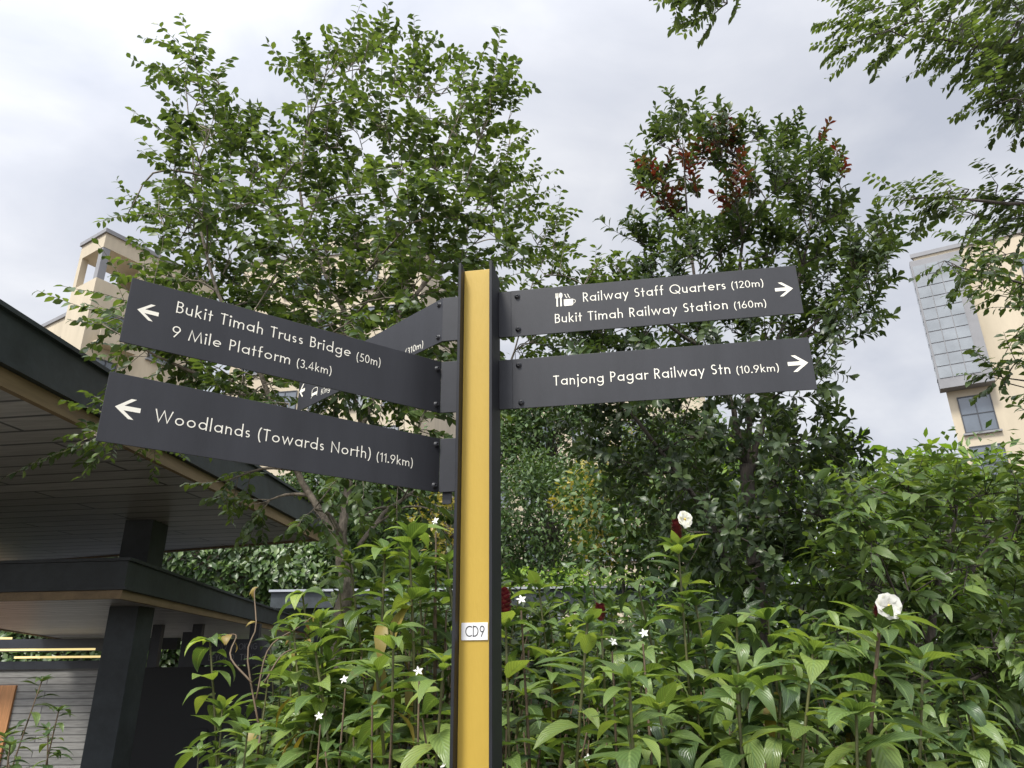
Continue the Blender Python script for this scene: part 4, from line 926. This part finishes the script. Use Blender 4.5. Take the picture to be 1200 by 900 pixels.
# ------------------------------------------------------------------ foreground planting
def flower_white(mb_l, c, n, r):
    """crepe petals round a throat"""
    n = unit(np.array(n, float)); a = unit(np.cross(n, np.array([.2, .1, 1.0]))); b = np.cross(n, a)
    for k in range(8):
        t = 2 * math.pi * k / 8 + rng.uniform(-.12, .12); d_ = a * math.cos(t) + b * math.sin(t)
        mb_l.add(c + n * .0006 * k, d_ * .95 + n * .35, n, r * rng.uniform(.95, 1.1), r * 1.1, .55)
def cane_leaves(lv, c, nl, top_l, curl, bare, ratio=.36):
    a = rng.uniform(0, 6.28); m = len(c) - 1; nt_ = 6
    for k in range(nl + nt_):
        t = bare + (1 - bare) * ((k + .5) / nl) ** .75 if k < nl else .985
        i = min(m - 1, int(t * m)); p = c[i] + (c[i + 1] - c[i]) * (t * m - i); ax = unit(c[i + 1] - c[i])
        a += 1.1 + rng.uniform(-.3, .3); hor = np.array([math.cos(a), math.sin(a), 0]); topness = max(0, (t - .70) / .30)
        rise = .10 + .55 * topness ** 1.5 + rng.uniform(-.18, .22) if k < nl else .55 + .22 * (k - nl)
        d_ = hor + ax * rise + rng.normal(size=3) * .12
        l = top_l * (1.0 - .22 * topness ** 2) * rng.uniform(.72, 1.15) * (1 if k < nl else .95 - .09 * (k - nl))
        lv.add(p, d_, ax * 1.0 - hor * .2 * topness + np.array([0, 0, .3]) + rng.normal(size=3) * .22, l, l * ratio * rng.uniform(.9, 1.2), curl * rng.uniform(.4, 1.5))
def costus(h, lean, nl, top_l, seed, cone=None, flower=False, mat='cost', curl=1.0, lab=None, bare=.42, cane='cane', extra=0, spread=.22, ratio=.36, thick=.008):
    """a clump: one main cane and a few companions, long leaves spiralling up each"""
    o = empty('spiral_ginger', (0, 0, 0), 0, lab, 'plant'); lv = Leaves(); main = None
    for q in range(1 + extra):
        hq = h if q == 0 else h * rng.uniform(.62, .97); aq = rng.uniform(0, 6.28); sq = 0 if q == 0 else spread * rng.uniform(.3, 1.0)
        lx, ly = lean if q == 0 else (rng.uniform(-.18, .18), rng.uniform(-.18, .18)); f0 = np.array([math.cos(aq), math.sin(aq), 0]) * sq
        st = f0 * np.array([[.5], [.8], [1.0], [1.15]]) + np.array([[0, 0, 0], [lx * .15, ly * .15, hq * .35], [lx * .5, ly * .5, hq * .72], [lx, ly, hq]])
        c = spline(st, 12); mb = MB(); mb.tube(c, np.linspace(thick, thick * .5, 12), 6); mb.build('stem', MAT[cane], o, True)
        cane_leaves(lv, c, nl, top_l, curl, bare, ratio)
        if q == 0: main = c
    lv.build('foliage', mat, o, 7, 'lance', .26, .10)
    if extra >= 4:
        yl = Leaves()
        for q in range(2):
            p = main[int(rng.integers(6, 10))]; hor = rv() * np.array([1, 1, .2]); yl.add(p, hor - np.array([0, 0, .5]), np.array([0, 0, 1.0]) + hor * .5, top_l * .9, top_l * .27, 1.3)
        yl.build('yellowed_leaves', 'dryleaf', o, 6, 'lance', .3, .1)
    c = main
    if cone:
        cl_ = Leaves(); tip = c[-1]; ax = unit(c[-1] - c[-2])
        for k in range(44):
            t = k / 44; aa = k * 2.4; rr = .016 * math.sin(math.pi * (.15 + .78 * t)) + .003
            hor = np.array([math.cos(aa), math.sin(aa), 0]); cl_.add(tip + ax * (.008 + cone * t) + hor * rr * .5, ax * .6 + hor * .85, hor - ax * .3, .021, .022, .5)
        cl_.build('flower_cone', 'cone', o, 4, 'oval', -.25)
    if flower:
        tip = c[-1] + np.array([.016, -.034, (cone or 0) + .012]); fl = Leaves(); nn = np.array([.08, -1.0, .12]); flower_white(fl, tip, nn, flower)
        f_ = fl.build('blossom', 'petal', o, 6, 'obo', .06, .22); nn = unit(nn)
        hb_ = MB(); hb_.tube([tip - nn * .004, tip + nn * .003, tip + nn * .009], [.003, .005, .003], 8); hb_.build('throat', MAT['heart'], f_, True)
    return o
def shrub(h, rad, n, ll, lw, mat='jas', flowers=0, shape='lance', seed=0, lab=None, single=False):
    o = empty('flowering_shrub' if flowers else 'leafy_shrub', (0, 0, 0), 0, lab, 'shrub'); W = MB(); lv = Leaves()
    tips = []
    for k in range(n):
        a = rng.uniform(0, 6.28); r_ = rad * math.sqrt(rng.uniform(0, 1)); tz = h * (1.0 if single and k == 0 else rng.uniform(.45, 1.0) * (1 - .25 * (r_ / rad) ** 2))
        c = spline([(0.03 * math.cos(a), .03 * math.sin(a), 0), (r_ * .5 * math.cos(a), r_ * .5 * math.sin(a), tz * .6), (r_ * math.cos(a), r_ * math.sin(a), tz)], 8)
        W.tube(c, np.linspace(.009, .003, 8), 5, False); tips.append(c[-1])
        for j in range(11):
            t = .35 + .65 * (j + .5) / 11; i = min(6, int(t * 7)); p = c[i] + (c[i + 1] - c[i]) * (t * 7 - i); ax = unit(c[i + 1] - c[i]); b = j * 2.2 + rng.uniform(-.4, .4)
            hor = np.array([math.cos(b), math.sin(b), 0]); s_ = rng.uniform(.7, 1.2)
            lv.add(p, hor + ax * .4 + rv() * .2, ax + np.array([0, 0, .6]) + rv() * .2, ll * s_, lw * s_, .9 * rng.uniform(.3, 1.4))
    W.build('stem', MAT['cane2'], o, True); lv.build('foliage', mat, o, 4, shape, .25, .06)
    for k in range(flowers):
        p = tips[k] + np.array([0, -.03, .03]); n_ = unit(np.array([rng.normal() * .3, -.8, .5])); a_ = unit(np.cross(n_, np.array([.1, .2, 1]))); b_ = np.cross(n_, a_); one = Leaves()
        for q in range(5):
            t = 2 * math.pi * q / 5; one.add(p, a_ * math.cos(t) + b_ * math.sin(t) + n_ * .15, n_ + .3 * (a_ * math.sin(t) - b_ * math.cos(t)), .017, .009, .2)
        one.build('blossom', 'petal', o, 2, 'oval', .1)
    return o
def place(o, x, ytop, D, h, rz=0, label=None, group=None, tilt=0, lean=(0, 0)):
    p = at(x, ytop, D); b = gbase(p[0] - lean[0] * math.cos(rz) + lean[1] * math.sin(rz), p[1] - lean[0] * math.sin(rz) - lean[1] * math.cos(rz)); k = (p[2] - b[2]) / h
    o.location = tuple(b); o.scale = (min(1.25, max(.75, k)),) * 2 + (k,); o.rotation_euler = (tilt, 0, rz)
    if label: o['label'] = label
    if group: o['group'] = group
    return o
# single plants one can point to
o = costus(1.95, (.02, .0), 16, .20, 1, .075, .036, lab='tall ginger cane with crimson cone and white blossom right of the post', bare=.62); place(o, 787, 612, 2.9, 2.03, .4)
o = costus(1.75, (.24, -.05), 24, .235, 2, .03, .040, lab='large leaved ginger cane with round white crepe blossom at right', bare=.50, cane='cane2', thick=.010); place(o, 1032, 712, 2.15, 1.79, 0, lean=(.24, -.05))
for i, (x, y, D, lx, l) in enumerate(((955, 760, 2.25, .22, 'long leaved ginger clump just left of the white crepe blossom cane'), (1085, 770, 2.35, .2, 'long leaved ginger clump just right of the white crepe blossom cane'),
                                     (1010, 830, 2.0, .12, 'short ginger clump in front of the white crepe blossom cane'))):
    o = costus(1.65, (lx, -.04), 22, .22, 20 + i, lab=l, bare=.4, extra=2); place(o, x, y, D, 1.65, 0, lean=(lx, -.04))
o = costus(1.7, (.0, .02), 16, .19, 3, .085, lab='ginger cane with crimson cone touching the right side of the post', bare=.55); place(o, 599, 698, 2.4, 1.78, 2.0)
o = costus(1.7, (.03, .02), 16, .19, 4, .05, lab='ginger cane with small half hidden crimson cone among leaves', bare=.5); place(o, 705, 716, 2.7, 1.74, 1.0)
for i, (x, y, D, l) in enumerate(((455, 640, 3.0, 'tall bright ginger clump beside the left tree trunk'), (505, 622, 3.1, 'tall ginger clump with arching leaves close left of the post'),
        (395, 730, 3.0, 'ginger clump in front of the left tree trunk'), (310, 775, 3.2, 'leftmost tall ginger clump against the dark pavilion wall'), (350, 770, 2.8, 'bright ginger clump left of the tree trunk base'),
        (470, 735, 2.5, 'bright ginger clump with broad arching leaves left of the post'), (290, 850, 2.9, 'low ginger clump at the left end of the bed'), (245, 875, 3.3, 'outermost low ginger clump before the dark wall'),
        (645, 725, 2.4, 'bright ginger clump just right of the crimson cone'), (735, 790, 2.0, 'short bright ginger clump with broad pale leaves in front'), (840, 705, 3.0, 'leafy ginger clump left of the dark tree trunk'),
        (655, 685, 3.6, 'ginger clump rising before the low walkway roof'), (900, 722, 2.8, 'leafy ginger clump before the dark tree trunk'))):
    hh = 1.7; o = costus(hh, (rng.uniform(-.15, .15), rng.uniform(-.12, .08)), int(rng.integers(22, 28)), rng.uniform(.17, .21), 40 + i, lab=l, bare=.30, mat='cost', extra=2 if x < 300 else 4, spread=.12 if x < 300 else .24)
    place(o, x, y, D, hh, rng.uniform(0, 6.28))
o = costus(1.7, (.08, -.05), 30, .24, 90, lab='dark clump with long hanging leaves between the crimson cones and the dark trunk', bare=.35, mat='costd', curl=1.9, extra=3, spread=.2, ratio=.30); place(o, 838, 728, 2.6, 1.7, 1.0)
o = costus(1.7, (.05, -.05), 30, .24, 91, lab='dark clump with long hanging leaves at the foot of the drooping bush', bare=.35, mat='costd', curl=1.9, extra=3, spread=.2, ratio=.30); place(o, 1130, 800, 2.7, 1.7, 2.0)
# star-flowered shoots standing out of the bed
for x, y, D, l in ((497, 786, 2.35, 'shoot with white star blossom close left of the yellow post'), (402, 796, 2.55, 'shoot with white star blossom in front of the left tree trunk'), (376, 838, 2.5, 'low shoot with white star blossom at the left of the bed'),
                   (628, 703, 2.45, 'shoot with white star blossom beside the crimson cone at the post'), (752, 742, 2.4, 'shoot with white star blossom among bright leaves right of the post'), (712, 752, 2.45, 'shoot with small white star blossom left of another in the bed'),
                   (520, 612, 3.2, 'tall shoot with white star blossom near the golden bush')):
    o = shrub(1.6, .05, 3, .09, .034, 'jas', 1, lab=l, single=True); place(o, x, y, D, 1.63, 0)
# the dense bed: prototypes and copies
def contour(x): return np.interp(x, [220, 270, 330, 400, 440, 530, 600, 700, 800, 880, 950, 1100, 1200], [890, 830, 775, 725, 672, 645, 705, 712, 708, 722, 760, 815, 850])
protos = [(costus(1.7, (rng.uniform(-.2, .2), rng.uniform(-.2, .2)), int(rng.integers(24, 30)), rng.uniform(.17, .215), 60 + i, mat='cost' if i in (1, 4) else 'costd', bare=.22, extra=4, spread=.34, curl=1.0 + .12 * i, ratio=.30 + .02 * i), 1.7) for i in range(6)]
GR = 'ginger canes massed in the planting bed'
LB = 'green ginger clump massed among others in the planting bed behind the signpost'
spots = []
for k in range(92):
    x = rng.uniform(300, 1230); D = rng.uniform(2.4, 5.2) if k < 66 else rng.uniform(3.2, 5.2); y = contour(x) + rng.uniform(5, 130) - (20 if D > 3.5 else 0)
    if k >= 66: y = contour(x) + rng.uniform(-25, 20); spots.append((x, y, D))
for k, (x, y, D) in enumerate(spots):
    pr, h = protos[k % 6]; o = pr if k < 6 else copy_tree(pr)
    tag(place(o, x, y, D, h, rng.uniform(0, 6.28), tilt=rng.uniform(-.10, .10)), LB, 'plant', GR)
sh = [(shrub(1.6, .42, 44, .10, .038, 'jas', f), 1.6) for f in (2, 0, 1)]
GS = 'low shrubs filling the planting bed'
for k in range(36):
    x = np.interp(k % 12, [0, 11], [315, 1210]) + rng.uniform(-30, 30); D = (2.6, 3.5, 4.6)[k // 12] + rng.uniform(-.2, .2); y = contour(x) + (80, 50, 15)[k // 12] + rng.uniform(-10, 50)
    pr, h = sh[k % 3]; o = pr if k < 3 else copy_tree(pr)
    tag(place(o, x, y, D, h, rng.uniform(0, 6.28)), ('dark green shrub without blossom filling the planting bed' if k % 3 == 1 else 'dark green shrub with small white star blossoms in the planting bed'), 'shrub', GS)
# understorey closing the view behind the bed
GU = 'understorey bushes behind the planting bed'
ub = [bush('bush', 'mid green understorey bush in the shade behind the planting bed', (0, 0, 1.1), (1.0, .8, 1.05), m_, 46, 46, .13, .055, 'bush', GU, shape='lance', rows=3) for m_ in ('jas', 'costd', 'hedge')]
for k in range(17):
    X = -2.4 + k * .72 + rng.uniform(-.2, .2); Y = (6.3, 7.6, 9.2)[k % 3] + rng.uniform(-.4, .4)
    X *= Y / 6.3
    if X < -.13 * Y: X = -.13 * Y + rng.uniform(0, .6)
    o = ub[k % 3] if k < 3 else copy_tree(ub[k % 3]); o.location = tuple(gbase(X, Y)); o.rotation_euler = (0, 0, rng.uniform(0, 6.28)); q = rng.uniform(.92, 1.15); o.scale = (q * 1.1, q * 1.1, q)
for k in range(11):
    X = -1.6 + k * 1.75 + rng.uniform(-.3, .3); Y = 13.5 + (k % 2) * 1.6
    o = copy_tree(ub[k % 3]); o.location = tuple(gbase(X, Y)); o.rotation_euler = (0, 0, rng.uniform(0, 6.28)); q = rng.uniform(1.3, 1.55); o.scale = (q * 1.15, q * 1.15, q)
    o['label'] = 'farther understorey bush standing before the low walkway roof'
# thin dark plants at the lower left, before the concrete wall
for x, y, D, h, l in ((20, 795, 3.6, 1.2, 'thin leafy stem at the far left before the timber door'), (62, 828, 3.4, 1.15, 'slim dark leaved stem before the pale concrete wall'), (92, 850, 3.5, 1.1, 'short dark leaved stem beside the pavilion column'), (30, 865, 3.3, 1.0, 'bushy low plant at the lower left corner')):
    o = costus(h, (.10, 0), 26, .10, int(x), lab=l, bare=.25, mat='costd', cane='cane2', extra=1, spread=.10, ratio=.30, thick=.0045); p = at(x, y, D); place(o, x, y, D, h, x)
# withered twining stems over the pavilion edge
vb = gbase(*at(300, 800, 3.1)[:2]); V = MB(); vl = Leaves()
for ch in ([(305, 860), (290, 770), (300, 735), (298, 695), (303, 688)], [(300, 820), (315, 760), (350, 735), (372, 718)], [(295, 800), (270, 770), (277, 745), (262, 745)], [(310, 800), (330, 768), (352, 758), (358, 752)]):
    c = spline([at(x, y, 3.1 + .05 * i) for i, (x, y) in enumerate(ch)], 14); V.tube(c - vb, np.linspace(.0045, .0022, 14), 5)
    vl.add(c[-1] - vb, rv() + np.array([0, -.3, -.5]), np.array([0, -.5, 1.0]), .055, .022, 1.2); vl.add(c[7] - vb, rv() + np.array([0, -.3, -.3]), np.array([0, -.5, 1.0]), .05, .02, 1.2)
    vl.add(c[-3] - vb, rv() + np.array([-.3, -.3, -.4]), np.array([0, -.5, 1.0]), .06, .03, 1.4)
V.tube(spline([vb, at(305, 860, 3.1)], 6) - vb, np.full(6, .005), 5)
vo = empty('withered_vine', tuple(vb), 0, 'withered curling stems with dry leaves above the left shrubs', 'vine'); V.build('stem', MAT['cane2'], vo, True); vl.build('dry_leaves', 'dryleaf', vo, 5, 'lance', .3, .1)
